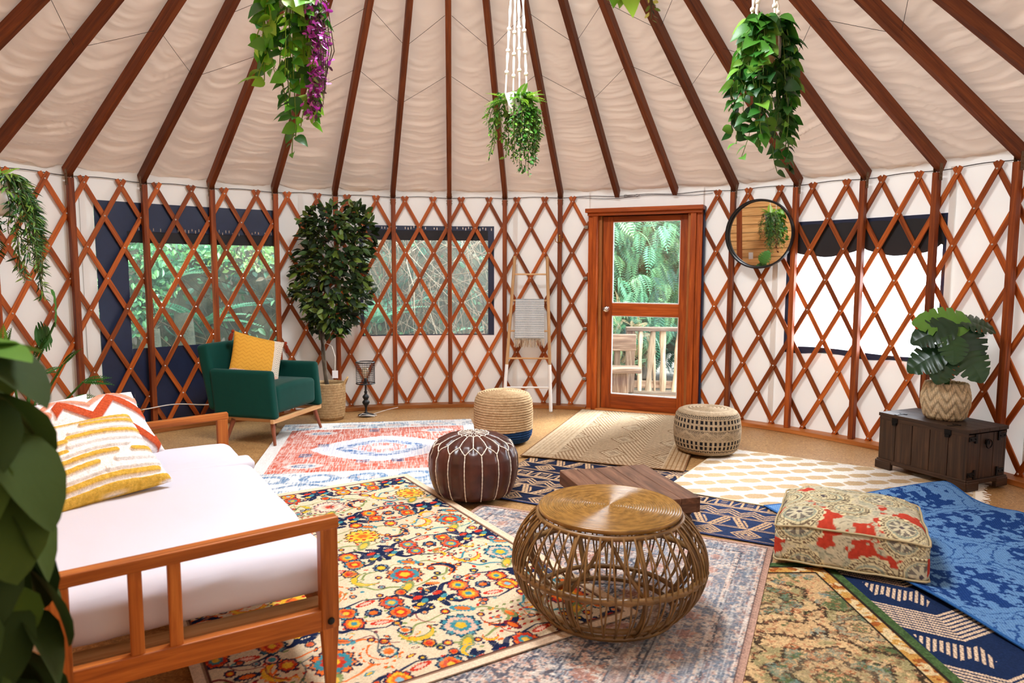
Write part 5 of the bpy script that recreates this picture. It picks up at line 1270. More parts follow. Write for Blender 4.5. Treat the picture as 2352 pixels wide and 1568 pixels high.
# ---- paisley floor cushion
e1c = unit([.885, -.465, 0]); FC = np.array([1.955, -.12, .105])
def paisley(u, v):
    n = lambda s, q, o=4: fbm(u * s + q, v * s + q * 2, int(q * 10), o)
    K = np.ones(u.shape + (3,)) * np.array([190, 178, 150.])
    g = (n(7, 1.3) > .52)[..., None]; K = np.where(g, np.array([168, 164, 140.]), K)
    red = sstep(.545, .56, n(5.5, 3.1))[..., None]; K = K * (1 - red) + np.array([178, 60, 42.]) * red
    cen = [(.16, .15), (.50, .32), (.83, .12), (.30, .55), (.70, .62), (.08, .86), (.48, .90), (.90, .85), (.2, -.18), (.62, -.2), (.95, -.12), (-.12, .4), (1.12, .45), (.35, 1.2), (.8, 1.22), (.02, .55)]
    for k, (cx, cy) in enumerate(cen):
        R = .135 if k % 3 else .16; dx = u - cx; dy = (v - cy); a = np.arctan2(dy, dx)
        d = np.hypot(dx, dy) / R * (1 + (.18 * (k % 2)) * np.cos(a - k)); sc = 1.12 + .06 * np.cos(a * 14)
        K = np.where((d < sc)[..., None], np.array([206, 192, 152.]), K)
        for lo, hi, c in ((.98, 1.02, (96, 80, 66)), (.80, .86, (120, 104, 84)), (.62, .72, (146, 150, 132)), (.50, .54, (90, 74, 62))):
            K = np.where(((d > lo) & (d < hi))[..., None], np.array(c, float), K)
        K = np.where(((d < .60) & (k % 2 == 0))[..., None], np.where((np.cos(a * 8) * .2 + .42 > d)[..., None], np.array([196, 186, 156.]), np.array([116, 108, 98.])), K)
        K = np.where((np.abs((d * 9) % 1 - .5) < .14)[..., None] & ((d < .5) & (k % 2 == 1))[..., None], np.array([104, 88, 74.]), K)
        K = np.where((d < .12)[..., None], np.array([84, 76, 80.]), K)
        dots = (d > .88) & (d < .95) & (np.cos(a * 30) > .3); K = np.where(dots[..., None], np.array([110, 84, 66.]), K)
    ln = np.abs(n(6, 5.5, 2) * 14 % 1 - .5) < .07; K = np.where((ln & (red[..., 0] < .5))[..., None], K * .72, K)
    K = K * (.9 + .2 * n(60, 2.2, 2)[..., None]); return lin(np.clip(K, 0, 255) / 255)
def ccol(P, N):
    up = np.abs(N[..., 2]) > .6; sx = np.abs(N[..., 0]) > .6
    u = np.where(sx & ~up, P[..., 1] / .62 + .5, P[..., 0] / .64 + .5); v = np.where(up, P[..., 1] / .62 + .5, P[..., 2] / .62 - .02)
    return paisley(u, v)
def cfn(P, N):
    x, y = P[..., 0] / .32, P[..., 1] / .31; z = P[..., 2]
    bul = np.sqrt(np.clip((1 - x ** 4) * (1 - y ** 4), 0, 1)); top = np.clip(N[..., 2], 0, 1)
    w = fbm(P[..., 0] * 6, P[..., 1] * 6 + P[..., 2] * 5, 13) - .5
    q = P + np.stack([.012 * w * np.sign(x), .012 * w, top * (.072 * bul - .024) + .018 * w - .014 * (z > .02) * np.abs(x) ** 4], -1)
    lean = .10 * (z / .2); q[..., 1] += lean * .25; return q
fcu = thing('floor_cushion', 'large square paisley floor cushion in red and sage on the rugs', 'floor cushion', tuple(FC + [0, 0, -.02]), math.atan2(e1c[1], e1c[0]))
m = MB(); roundbox(m, (0, 0, .04), (.64, .62, .185), .03, (120, 116, 40), fn=cfn, colfn=ccol); m.build('cover', M['fabric'], fcu, smooth=True)
m = MB()
for zz in (.082, -.082):
    q = np.linspace(0, 1, 60); loop = []
    for (x0, y0, x1, y1) in ((-.305, -.308, .305, -.308), (.318, -.295, .318, .295), (.305, .308, -.305, .308), (-.318, .295, -.318, -.295)):
        for s in np.linspace(0, 1, 30):
            x, y = x0 + (x1 - x0) * s, y0 + (y1 - y0) * s
            Pp = np.array([[[x, y, zz]]]); Nn = unit(np.array([x / .3, y / .3, .0])) if False else np.array([np.sign(x) * (abs(x) > .317), np.sign(y) * (abs(y) > .307), 0.0]); loop.append(cfn(Pp, np.array([[Nn]]))[0, 0] + [0, 0, .04])
    m.tube(loop, .0052, 6, closed=True, K=srgbK([176, 158, 122]))
m.build('piping', M['fabric'], fcu, smooth=True)

# ---- white cable along the wall and the plank partition seen in the mirror
m = MB(); A = np.linspace(-.90, -.60, 30)
m.tube([pol(a, 3.752, .232 - .035 * sstep(-.86, -.62, a) + .012 * math.sin(a * 40)) for a in A], .005, 6)
o = m.build('power_cord', M['whitecord'], smooth=True); tag(o, 'white power cord running along the wall left of the green armchair', 'cord')
PA, PB = np.array([-3.68, .92]), np.array([-.95, -3.62]); pd = unit(PB - PA); pn = np.array([-pd[1], pd[0]])
if np.dot(pn, [1, .6]) < 0: pn = -pn
pl = sempty('wall_planks', (PA[0], PA[1], 0), math.atan2(pd[1], pd[0])); LP = float(np.linalg.norm(PB - PA))
m = MB()
for k in range(20): m.box((LP / 2, 0, .07 + k * .14), (LP, .03, .131))
m.build('planks', M['pine'], pl, bevel=.003)
m = MB(); m.box((LP / 2, -.02 if np.dot(pn, [-pd[1], pd[0]]) > 0 else .02, 1.4), (LP, .01, 2.8)); m.build('backing', M['bracket'], pl)
m = MB(); m.box((0.66, .0, 1.4), (.09, .045, 2.8)); m.build('batten', M['cedar'], pl, bevel=.003)
sp = PA + pd * .847 + pn * .022
t = thing('light_switch', 'white light switch on the plank wall, seen only in the round mirror', 'light switch', (sp[0], sp[1], 1.146), math.atan2(pd[1], pd[0]))
m = MB(); m.box((0, 0, 0), (.072, .008, .115)); m.build('plate', M['whitepaint'], t, bevel=.003)
m = MB(); m.box((0, .004, 0), (.03, .012, .065)); m.build('rocker', M['whitepaint'], t, bevel=.003)
# ================================================================== RUGS
class Pic:
    def __init__(s, w, l, px):
        s.w, s.l = w, l; s.nu = int(round(w / px)) + 1; s.nv = int(round(l / px)) + 1; s.px = px
        s.u = np.linspace(0, w, s.nu); s.v = np.linspace(0, l, s.nv)
        s.U, s.V = np.meshgrid(s.u, s.v, indexing='ij'); s.I = np.zeros((s.nu, s.nv, 3))
    def fill(s, c): s.I[:] = c
    def mix(s, mask, c):
        m = np.asarray(mask, float)[..., None]; s.I = s.I * (1 - m) + np.asarray(c, float) * m
    def win(s, cx, cy, R):
        i0 = max(0, int((cx - R) / s.px)); i1 = min(s.nu, int((cx + R) / s.px) + 2); j0 = max(0, int((cy - R) / s.px)); j1 = min(s.nv, int((cy + R) / s.px) + 2)
        if i1 <= i0 or j1 <= j0: return None
        return slice(i0, i1), slice(j0, j1)
    def stamp(s, cx, cy, R, fn):
        w = s.win(cx, cy, R)
        if w is None: return
        x = s.U[w] - cx; y = s.V[w] - cy
        for mk, c in fn(x, y):
            m = np.clip(mk, 0, 1)[..., None]; s.I[w] = s.I[w] * (1 - m) + np.asarray(c, float) * m
    def stroke(s, pts, wd, c):
        pts = np.asarray(pts, float); d = np.concatenate([[0], np.cumsum(np.linalg.norm(np.diff(pts, axis=0), axis=1))]); n = max(2, int(d[-1] / (s.px * 1.2)))
        t = np.linspace(0, d[-1], n); X = np.interp(t, d, pts[:, 0]); Y = np.interp(t, d, pts[:, 1]); W = np.full(n, wd) if np.isscalar(wd) else np.interp(t / d[-1], np.linspace(0, 1, len(wd)), wd)
        for x, y, w_ in zip(X, Y, W): s.stamp(x, y, w_ + s.px, lambda a, b, w_=w_: [(sstep(w_ + s.px * .6, w_ - s.px * .4, np.hypot(a, b)), c)])
    def noise(s, sx, sy, seed, o=4): return fbm(s.U * sx, s.V * sy, seed, o)
    def border(s, d0, d1):
        d = np.minimum(np.minimum(s.U, s.w - s.U), np.minimum(s.V, s.l - s.V)); return (d >= d0) & (d < d1)
    def edge(s): return np.minimum(np.minimum(s.U, s.w - s.U), np.minimum(s.V, s.l - s.V))
def rug(name, label, O, e1, e2, pic, z, zfn=None, th=.0048, mat='rug', group=None):
    e1 = unit(np.array([e1[0], e1[1], 0])); e2 = unit(np.array([e2[0], e2[1], 0])); O = np.array([O[0], O[1], 0.0])
    Z = np.full(pic.U.shape, z) + .0022 * (fbm(pic.U * 3, pic.V * 3, 77) - .5)
    if zfn is not None: Z = Z + zfn(pic.U, pic.V)
    ctr = O + e1 * pic.w / 2 + e2 * pic.l / 2
    P = O - ctr + pic.U[..., None] * e1 + pic.V[..., None] * e2; P[..., 2] = Z
    K = lin(np.clip(pic.I, 2, 253) / 255); m = MB()
    flip = np.cross(e1, e2)[2] < 0
    m.grid(P[::-1] if flip else P, K=K[::-1] if flip else K)
    for sl in ((slice(None), 0), (slice(None), -1), (0, slice(None)), (-1, slice(None))):
        a = P[sl]; b = a - [0, 0, th]; m.grid(np.stack([a, b], 0), K=np.stack([K[sl] * .8, K[sl] * .7], 0))
    o = m.build(name, M[mat], loc=tuple(ctr), smooth=True); tag(o, label, 'rug', group or 'rugs on the floor'); return o

# ---- colourful floral rug
NAVY = (30, 38, 66); ORG = (228, 104, 40); RED = (192, 52, 36); TEAL = (62, 130, 142); YEL = (228, 172, 50); OLV = (126, 138, 84); PNK = (232, 174, 152); CRM = (216, 194, 162); MAR = (110, 36, 46); LTB = (130, 170, 180)
pc = Pic(1.58, 2.293, .0042); pc.fill(CRM); rr_ = np.random.default_rng(5)
def blossom(cx, cy, R, cols, npet=8, rot=0.0, asp=1.0):
    def f(x, y):
        a = np.arctan2(y, x * asp) + rot; d = np.hypot(x * asp, y); out = []
        for k, c in enumerate(cols):
            q = R * (1 - .24 * k); pet = q * (.80 + .20 * np.abs(np.cos(a * npet / 2 * (1 if k % 2 == 0 else .5))) + .05 * np.cos(a * npet * 2.5)); out.append((sstep(pet + .004, pet - .004, d), c))
            if k == 0: out.append((sstep(.006, .003, np.abs(d - pet * .93)), NAVY if cols[0] not in (NAVY,) else YEL))
        return out
    pc.stamp(cx, cy, R * 1.15 / min(1, asp), f)
def crescent(cx, cy, R, c, rot, c2):
    def f(x, y):
        a = rot; X = x * math.cos(a) + y * math.sin(a); Y = -x * math.sin(a) + y * math.cos(a); d = np.hypot(X, Y); d2 = np.hypot(X - R * .35, Y); an = np.arctan2(Y, X)
        o_ = (d < R * (1 + .07 * np.cos(an * 16))) & (d2 > R * .82); i_ = (d < R * .93) & (d2 > R * .90); return [(o_ * 1.0, c), (i_ * 1.0, c2)]
    pc.stamp(cx, cy, R * 1.1, f)
def leafm(cx, cy, L, W, c, rot, c2=None):
    def f(x, y):
        X = x * math.cos(rot) + y * math.sin(rot); Y = -x * math.sin(rot) + y * math.cos(rot); e = (X / L) ** 2 + (Y / (W * (1.02 + .2 * np.cos(X / L * 22)))) ** 2
        o_ = [(sstep(1.1, .9, e), c)]
        if c2 is not None: o_.append((sstep(.42, .3, e), c2))
        return o_
    pc.stamp(cx, cy, max(L, W) * 1.2, f)
for k in range(420):                                 # little arrowhead sprigs and dots
    leafm(rr_.uniform(0, 1.58), rr_.uniform(0, 2.29), rr_.uniform(.008, .016), rr_.uniform(.004, .008), [OLV, MAR, RED, NAVY, TEAL, ORG][k % 6], rr_.uniform(0, PI))
for i in range(5):                                   # blocks of small repeated arrowheads
    ox, oy = ((.25, 1.95), (.95, 1.35), (.2, 1.2), (1.25, 1.95), (.6, .42))[i]
    for a in range(9):
        for b in range(6):
            x, y = ox + a * .034 + (b % 2) * .017, oy + b * .036; leafm(x, y, .010, .0065, [OLV, MAR, RED][b % 3], .5)
occ = []
def free(x, y, R):
    if any((x - a) ** 2 + (y - b) ** 2 < (R + q) ** 2 * .8 for a, b, q in occ): return False
    occ.append((x, y, R)); return True
for j in range(9):
    for i in range(5):
        cx = i * .50 + (.25 if j % 2 else 0) - .10; cy = .12 + j * .27
        big = j % 2 == 0
        for sx in (-1, 1):                            # navy bracket scrolls with leafy bursts
            q = np.linspace(0, 1, 30); X = cx + sx * .215 * np.sin(q * PI) ** .6; Yq = cy - .125 + .25 * q + .012 * np.sin(q * 26)
            if big: pc.stroke(np.stack([X, Yq], 1), [.003, .006, .011, .014, .011, .006, .003], NAVY)
            else: pc.stroke(np.stack([X, Yq], 1), [.002, .005, .004, .007, .003], [ORG, MAR, TEAL, OLV][(i + 2 * j) % 4])
        if big:
            for sx in (-1, 1):
                bx, by = cx + sx * .205, cy; occ.append((bx, by, .05))
                for q in range(11): leafm(bx + rr_.normal(0, .022), by + rr_.normal(0, .038), .040, .015, NAVY, rr_.uniform(0, PI))
                leafm(bx, by - .03, .024, .015, RED, .3); leafm(bx + .01, by + .03, .02, .013, YEL, .3); leafm(bx - .014, by + .01, .022, .013, TEAL, .8)
            for sx, sy in ((-.095, -.045), (.095, .045), (.095, -.05), (-.095, .05)):
                blossom(cx + sx, cy + sy, rr_.uniform(.056, .066), [(TEAL, ORG, RED, YEL), (ORG, RED, TEAL, YEL), (RED, ORG, YEL, TEAL), (RED, YEL, ORG, LTB)][rr_.integers(4)], 8, rr_.uniform(0, 3), 1.2); occ.append((cx + sx, cy + sy, .06))
            blossom(cx, cy, .036, (LTB, NAVY, ORG), 6); occ.append((cx, cy, .04))
            leafm(cx, cy - .09, .045, .016, RED, .2, PNK); leafm(cx, cy + .09, .045, .016, RED, -.2, PNK)
        else:
            t_ = (i * 3 + j) % 5; occ.append((cx, cy, .10))
            if t_ == 0: blossom(cx, cy, .095, (TEAL, PNK, TEAL, YEL), 10, .2, 1.15)
            elif t_ == 1: blossom(cx, cy, .105, (YEL, (236, 190, 80), YEL, ORG), 12, .2, 1.1); [leafm(cx + .06 * math.cos(q), cy + .05 * math.sin(q), .012, .009, RED, 0) for q in np.arange(0, 6.2, .7)]
            elif t_ == 2: blossom(cx, cy, .10, (RED, ORG, YEL, MAR), 8, .5, 1.1)
            elif t_ == 3: blossom(cx, cy, .095, (ORG, TEAL, RED, YEL), 9, .1, 1.1)
            else: blossom(cx, cy, .10, (PNK, (240, 200, 180), PNK, RED), 14, .2, 1.0)
            crescent(cx - .165, cy + .03, .075, ORG, rr_.uniform(0, 6), NAVY if i % 2 else CRM); crescent(cx + .165, cy - .04, .07, [RED, OLV, ORG][i % 3], rr_.uniform(0, 6), YEL)
            leafm(cx + .04, cy + .125, .06, .026, OLV, .9, YEL); leafm(cx - .07, cy - .12, .055, .024, TEAL, -.7, ORG)
for q in range(900):                                  # medium flowers, buds and leaves fill the gaps
    R = rr_.choice([.045, .032, .022, .016]) if q < 500 else .016
    x, y = rr_.uniform(.05, 1.53), rr_.uniform(.05, 2.24)
    if not free(x, y, R): continue
    k = rr_.integers(7)
    if k < 4: blossom(x, y, R, [(ORG, RED, YEL), (TEAL, CRM, ORG), (YEL, ORG, RED), (PNK, RED, YEL), (LTB, NAVY, YEL), (RED, PNK, TEAL)][rr_.integers(6)], int(rr_.integers(5, 9)), rr_.uniform(0, 3), 1.15)
    elif k < 6: leafm(x, y, R, R * .45, [TEAL, OLV, ORG, MAR, NAVY][rr_.integers(5)], rr_.uniform(0, PI), [YEL, ORG, CRM][rr_.integers(3)])
    else: crescent(x, y, R, [ORG, RED, TEAL][rr_.integers(3)], rr_.uniform(0, 6), YEL)
for q in range(46):                                   # thin winding stems
    x, y = rr_.uniform(.05, 1.5), rr_.uniform(.05, 2.2); a0 = rr_.uniform(0, 6); t_ = np.linspace(0, 1, 20); L = rr_.uniform(.15, .32)
    pc.stroke(np.stack([x + L * t_ * math.cos(a0) + .02 * np.sin(t_ * 9), y + L * t_ * math.sin(a0) + .02 * np.cos(t_ * 8)], 1), .0022, [OLV, MAR, ORG, (60, 70, 80)][q % 4])
pc.mix((pc.noise(40, 40, 3) > .62) * .22, CRM)
e = pc.edge(); pc.mix(e < .040, (226, 200, 172)); pc.mix((np.abs(e - .047) < .0035), (92, 60, 52)); pc.mix((np.abs(e - .040) < .003), (150, 120, 98))
pc.I *= (.92 + .16 * pc.noise(160, 160, 9, 2))[..., None]
rug('floral_rug', 'cream floral rug with orange, teal and navy blossoms beside the daybed', (-.364, 1.238), (-.866, -.5), (.5, -.866), pc, .0275, lambda U, V: .004 * sstep(.02, 0, np.minimum(U, V)))

# ---- red and blue distressed kilim
pc = Pic(1.68, 2.2, .0055); pc.fill((222, 218, 214)); W_, L_ = 1.68, 2.2; U, V = pc.U, pc.V
st = pc.noise(180, 9, 3, 3); st2 = pc.noise(8, 190, 5, 3); bl = pc.noise(6, 6, 8)
field = (V > .27) & (V < 1.62) & (U > .10) & (U < W_ - .1)
redc = np.array([186, 66, 46.]) * (1 - bl[..., None]) + np.array([216, 128, 108.]) * bl[..., None]; m_ = field * sstep(.30, .50, st * .55 + st2 * .25 + bl * .35)
pc.I = pc.I * (1 - m_[..., None]) + redc * m_[..., None]
dm = np.abs(U - .88) / .58 + np.abs(V - .98) / .43; dm = np.hypot(np.abs(U - .88) / .52, np.abs(V - .98) / .40) * .55 + dm * .45
dj = dm + .10 * (st2 - .5)
pc.mix((dj < 1.0) * .92, (224, 226, 236)); pc.mix((dj < .98) * (np.abs((U * 70) % 1 - .5) < .16) * .5, (150, 160, 190)); pc.mix((dj < .66) * sstep(.3, .5, st2), (62, 98, 152)); pc.mix((dj < .46) * .85, (206, 206, 214)); pc.mix((dj < .40) * sstep(.35, .5, st), (214, 120, 108)); pc.mix((dj < .16) * .8, (226, 214, 206))
for cx, cy in ((.36, .42), (1.34, .42), (.34, 1.45), (1.36, 1.45)):
    d = np.hypot((U - cx) / .14, (V - cy) / .07) + .15 * (st2 - .5); pc.mix((d < 1) * .8, (220, 210, 206)); pc.mix((d < .6) * .8, (66, 98, 140)); pc.mix((d < .3) * .8, (214, 200, 196))
for cx, cy in ((.75, 1.38), (1.0, 1.38), (.8, .36), (.42, .85), (.32, 1.15)): pc.mix((np.abs(U - cx) < .045) * (np.abs(V - cy) < .05) * sstep(.3, .5, st2) * .85, (46, 72, 118))
end = (V < .27) | (V >= 1.62); pc.mix(end * sstep(.50, .66, pc.noise(5, 14, 31) * .6 + st * .4) * .85, (94, 126, 158)); pc.mix(end * sstep(.58, .7, pc.noise(7, 10, 37) * .7 + st * .3) * .8, (214, 150, 130))
bd = (V > 1.66) & (V < 1.9); ph = (U * 3.1) % 1; arc = np.abs(np.hypot(ph - .5, (V - 1.78) * 4) - .32) < .09; pc.mix(bd * arc * .8, (70, 110, 156)); pc.mix((np.abs(V - 1.95 - .05 * np.sin(U * 12)) < .02) * .8, (70, 104, 146))
bd = (V > .06) & (V < .24); arc = np.abs(np.hypot((U * 2.6) % 1 - .5, (V - .15) * 5) - .3) < .08; pc.mix(bd * arc * .6, (120, 130, 146)); pc.mix(bd * (np.hypot((U * 2.6) % 1 - .5, (V - .15) * 5) < .18) * .6, (206, 160, 140))
pc.mix(sstep(.50, .62, pc.noise(220, 10, 41, 2)) * .6, (232, 228, 224)); pc.mix(sstep(.54, .64, pc.noise(10, 240, 43, 2)) * .5, (228, 222, 220))
pc.I *= (.93 + .14 * pc.noise(200, 200, 9, 2))[..., None]
rug('kilim_rug', 'faded red and blue rug with a white diamond medallion by the green armchair', (-1.65, 2.914), (.9916, .129), (.127, -.992), pc, .0085)

# ---- faded blue and rose rug under the rattan table
pc = Pic(1.62, 2.1, .0046); U, V = pc.U, pc.V; e = pc.edge(); a_ = pc.noise(4, 4, 51); b_ = pc.noise(26, 26, 53); c_ = pc.noise(120, 120, 55, 3); d_ = pc.noise(75, 75, 56, 3)
pc.fill((200, 182, 168)); pc.mix(sstep(.44, .56, a_ * .45 + b_ * .55) * .8, (206, 158, 138)); pc.mix(sstep(.49, .55, pc.noise(5, 6, 57) * .5 + b_ * .3 + d_ * .2) * .85, (112, 128, 146)); pc.mix(sstep(.54, .60, d_) * .75, (76, 82, 98)); pc.mix(sstep(.55, .61, c_) * .65, (216, 200, 184)); pc.mix(sstep(.58, .63, pc.noise(100, 100, 60, 3)) * .6, (196, 132, 108))
def rosette(k, sz, col, col2):
    gx, gy = (U * k) % 1 - .5, (V * k) % 1 - .5; an = np.arctan2(gy, gx); r_ = np.hypot(gx, gy) * (1 + .18 * np.cos(an * 8)) + .12 * (d_ - .5); return (np.abs(r_ - sz) < .035), (r_ < sz * .6)
for d0, d1, c in ((.045, .13, (104, 118, 138)), (.165, .33, (118, 128, 146)), (.36, .42, (150, 130, 126))): pc.mix(((e > d0) & (e < d1)) * sstep(.36, .56, b_ * .5 + d_ * .5) * .75, c)
m1, m2 = rosette(6.2, .33, 0, 0); bd = (e > .165) & (e < .33); pc.mix(bd * m1 * .7, (206, 176, 158)); pc.mix(bd * m2 * .6, (190, 122, 102))
m1, m2 = rosette(11, .3, 0, 0); bd = (e > .05) & (e < .13); pc.mix(bd * m1 * .6, (204, 166, 148)); pc.mix(bd * m2 * .5, (150, 96, 88))
m1, m2 = rosette(3.1, .36, 0, 0); pc.mix((e > .43) * m1 * .75, (66, 70, 88)); pc.mix((e > .43) * m2 * (d_ > .45) * .7, (190, 116, 92)); m1, m2 = rosette(7.5, .3, 0, 0); pc.mix((e > .43) * m1 * (b_ > .45) * .6, (80, 88, 106))
for d in (.042, .135, .16, .335, .355, .425): pc.mix((np.abs(e - d) < .0045) * (c_ > .4) * .8, (70, 76, 92) if int(d * 1000) % 2 else (214, 186, 168))
pc.mix(sstep(.6, .68, pc.noise(190, 8, 59, 2)) * .45, (210, 202, 196)); pc.mix(e < .028, (186, 138, 116)); pc.mix((e > .016) * (e < .028) * (np.sin((U + V) * 260) > .1) * .5, (128, 92, 86)); pc.mix((np.abs(e - .029) < .003), (100, 78, 76))
pc.I *= (.80 + .40 * pc.noise(240, 240, 9, 2))[..., None]
gy = pc.I.mean(-1, keepdims=True); pc.I = pc.I * .74 + gy * .26 * np.array([1.02, 1.0, .97])
rug('persian_rug', 'worn grey blue and rose patterned rug under the rattan table', (1.605, -.065), (-.902, .431), (-.443, -.896), pc, .0185)

# ---- green and gold rug
pc = Pic(1.45, 2.1, .0046); U, V = pc.U, pc.V; e = pc.edge(); b_ = pc.noise(22, 22, 71); c_ = pc.noise(85, 85, 73, 3); big_ = pc.noise(5, 5, 75)
pc.fill((194, 160, 116)); pc.mix(sstep(.50, .56, big_ * .5 + b_ * .5 + .10 * (c_ - .5)) * .9, (72, 92, 58)); pc.mix(sstep(.60, .66, pc.noise(9, 9, 79) * .7 + c_ * .3) * .8, (98, 122, 122))
def zig(v): return np.abs((v % 1) - .5) * 2
wob = .10 * (b_ - .5) + .12 * (c_ - .5)
for cx, cy, R in ((.42, .98, .34), (1.04, .62, .24), (.45, .36, .22), (.98, 1.12, .22), (.16, .62, .16), (.92, 1.6, .3), (.3, 1.65, .28), (.75, .25, .14), (.72, .72, .13), (1.15, .3, .14), (.2, 1.3, .14)):
    an = np.arctan2(V - cy, U - cx); st_ = np.round(zig(an * 8 / (2 * PI)) * 4) / 4; d = np.hypot(U - cx, V - cy) / R * (1 + .26 * st_) + wob
    pc.mix((np.abs(d - 1.05) < .045) * .85, (56, 42, 34)); pc.mix((d < 1.0) * (d > .74) * .55, (204, 172, 126)); pc.mix((np.abs(d - .72) < .034) * .85, (62, 48, 38)); pc.mix((d < .70) * (c_ > .42) * .6, (104, 122, 112)); pc.mix((np.abs(d - .46) < .03) * .7, (66, 52, 42)); pc.mix((d < .43) * .7, (192, 160, 116)); pc.mix((d < .24) * (c_ > .45) * .8, (78, 92, 60)); pc.mix((np.abs(d - .25) < .025) * .7, (70, 50, 40))
for q in range(150):
    x, y = rr_.uniform(.12, 1.33), rr_.uniform(.1, 2.0); w_ = rr_.uniform(.012, .035); c0 = [(62, 48, 38), (150, 84, 54), (98, 118, 112), (210, 178, 132)][q % 4]
    pc.stamp(x, y, w_ * 1.6, lambda a, b, w_=w_, c0=c0: [(((np.abs(a) + np.abs(b) * 1.3) < w_) * ((np.abs(a) + np.abs(b) * 1.3) > w_ * .5) * .8, c0)])
pc.mix(sstep(.60, .66, c_) * .4, (206, 172, 128)); pc.mix(sstep(.66, .72, pc.noise(70, 70, 83, 3)) * .5, (92, 66, 48)); pc.mix(sstep(.62, .68, pc.noise(60, 60, 84, 3)) * .5, (164, 96, 66))
pc.mix(e < .040, (62, 84, 50)); pc.mix((e < .04) * (c_ > .52) * .5, (88, 112, 66)); bd = (e > .052) & (e < .105); pc.mix(bd, (188, 142, 74)); pc.mix(bd * sstep(.5, .56, pc.noise(34, 34, 85)) * .9, (150, 80, 38)); pc.mix(bd * sstep(.55, .6, pc.noise(30, 30, 87)) * .9, (210, 190, 148)); pc.mix(((np.abs(e - .046) < .005) | (np.abs(e - .110) < .005)), (46, 38, 32))
pc.I *= (.80 + .38 * pc.noise(230, 230, 9, 2))[..., None]
rug('persian_rug', 'green and gold patterned rug with an orange border stripe at the bottom right', (1.79, -.25), (-1, 0.012), (-.012, -1), pc, .0135)

# ---- tan jute rug at the door
pc = Pic(1.20, 1.92, .0045); U, V = pc.U, pc.V; pc.fill((206, 178, 144)); DKJ = (126, 90, 58)
ux = (U - .24) / .80; msk = (U > .24) & (U < 1.04); tri = np.abs(((ux * 2) % 1) - .5) * 2
ph = (V + .46 * tri) / .072; fade = sstep(.42, .6, pc.noise(3, 3, 7) + .25); pc.mix(sstep(.24, .16, np.abs(ph % 1 - .5)) * msk * .7, DKJ)
dd = np.abs(((ux * 2 + .5) % 1) - .5) / .5 * 1.15 + np.abs((V / .46) % 1 - .5) / .5; inn = msk & (dd < .60)
pc.mix(inn * 1.0, (208, 182, 148)); pc.mix(msk * (np.abs(dd - .60) < .045) * .85, DKJ); pc.mix(inn * (np.abs(dd - .42) < .035) * .7, DKJ); pc.mix((dd < .27) * msk * (np.abs(((U - V) / .02) % 1 - .5) < .3) * .8, (118, 88, 64))
sd = (U < .22) & (U > .04); pc.mix(sd * ((np.abs((U / .03) % 1 - .5) < .28) & (((V / .022) + np.floor(U / .03) * .5) % 1 < .55)) * .75, (160, 128, 94)); pc.mix((U > 1.06) * (np.abs((U / .032) % 1 - .5) < .16) * .8, (140, 98, 58)); pc.mix((U > 1.05) * .35, (176, 130, 80)); pc.mix((V > 1.80) * (np.abs((V / .03) % 1 - .5) < .2) * .5, DKJ)
pc.mix((pc.edge() < .009), (140, 98, 62)); pc.I *= (.84 + .14 * np.sin(V * 2 * PI / .0125)[..., None]) * (.88 + .28 * pc.noise(70, 240, 9, 2))[..., None]
rug('jute_rug', 'natural tan woven jute rug with diamond and zigzag lines in front of the door', (1.112, 3.535), (.925, -.381), (-.361, -.932), pc, .0205, mat='jute')

# ---- white and tan checked rug
pc = Pic(1.66, 1.27, .0045); U, V = pc.U, pc.V; pc.fill((188, 158, 120)); cw, chh = .118, .105
wv = .012 * np.sin(V * 60) ; i_ = np.floor((U + wv) / cw); j_ = np.floor((V + .012 * np.sin(U * 53)) / chh); wh = ((i_ + j_) % 2 == 0)
pc.mix(wh, (224, 216, 206)); pc.mix(wh * (np.abs(((V + .2 * U) / .0165) % 1 - .5) < .13) * .6, (168, 148, 122)); fx = ((U + wv) / cw) % 1; fy = ((V + .012 * np.sin(U * 53)) / chh) % 1
pc.mix((~wh) * (np.hypot((fx - .5), (fy - .5)) > .50 + .1 * pc.noise(50, 50, 3)) * .9, (220, 212, 200)); pc.mix((~wh) * .35 * pc.noise(120, 120, 5), (160, 140, 110))
pc.mix(pc.edge() < .012, (216, 196, 164)); pc.I *= (.92 + .14 * pc.noise(220, 220, 9, 2))[..., None]
rug('checked_rug', 'white and tan checked rug between the low table and the trunk', (1.30, .925), (.82, -.57), (.57, .82), pc, .0145)
m = MB(); e1_ = unit(np.array([.82, -.57, 0])); e2_ = unit(np.array([.57, .82, 0])); r = np.random.default_rng(3)
kr = bpy.data.objects['checked_rug']; c0 = np.array(kr.location)
for k in range(90):
    p = np.array([1.30, .925, .012]) + e1_ * 1.66 + e2_ * (1.27 * k / 89) - c0; j = r.normal(0, .012, 2); m.tube([p, p + e1_ * .03 + [0, 0, -.004], p + e1_ * (.055 + j[0]) + e2_ * j[1] + [0, 0, -.006]], .003, 4, K=srgbK([206, 170, 122]))
m.build('fringe', M['rope'], kr)

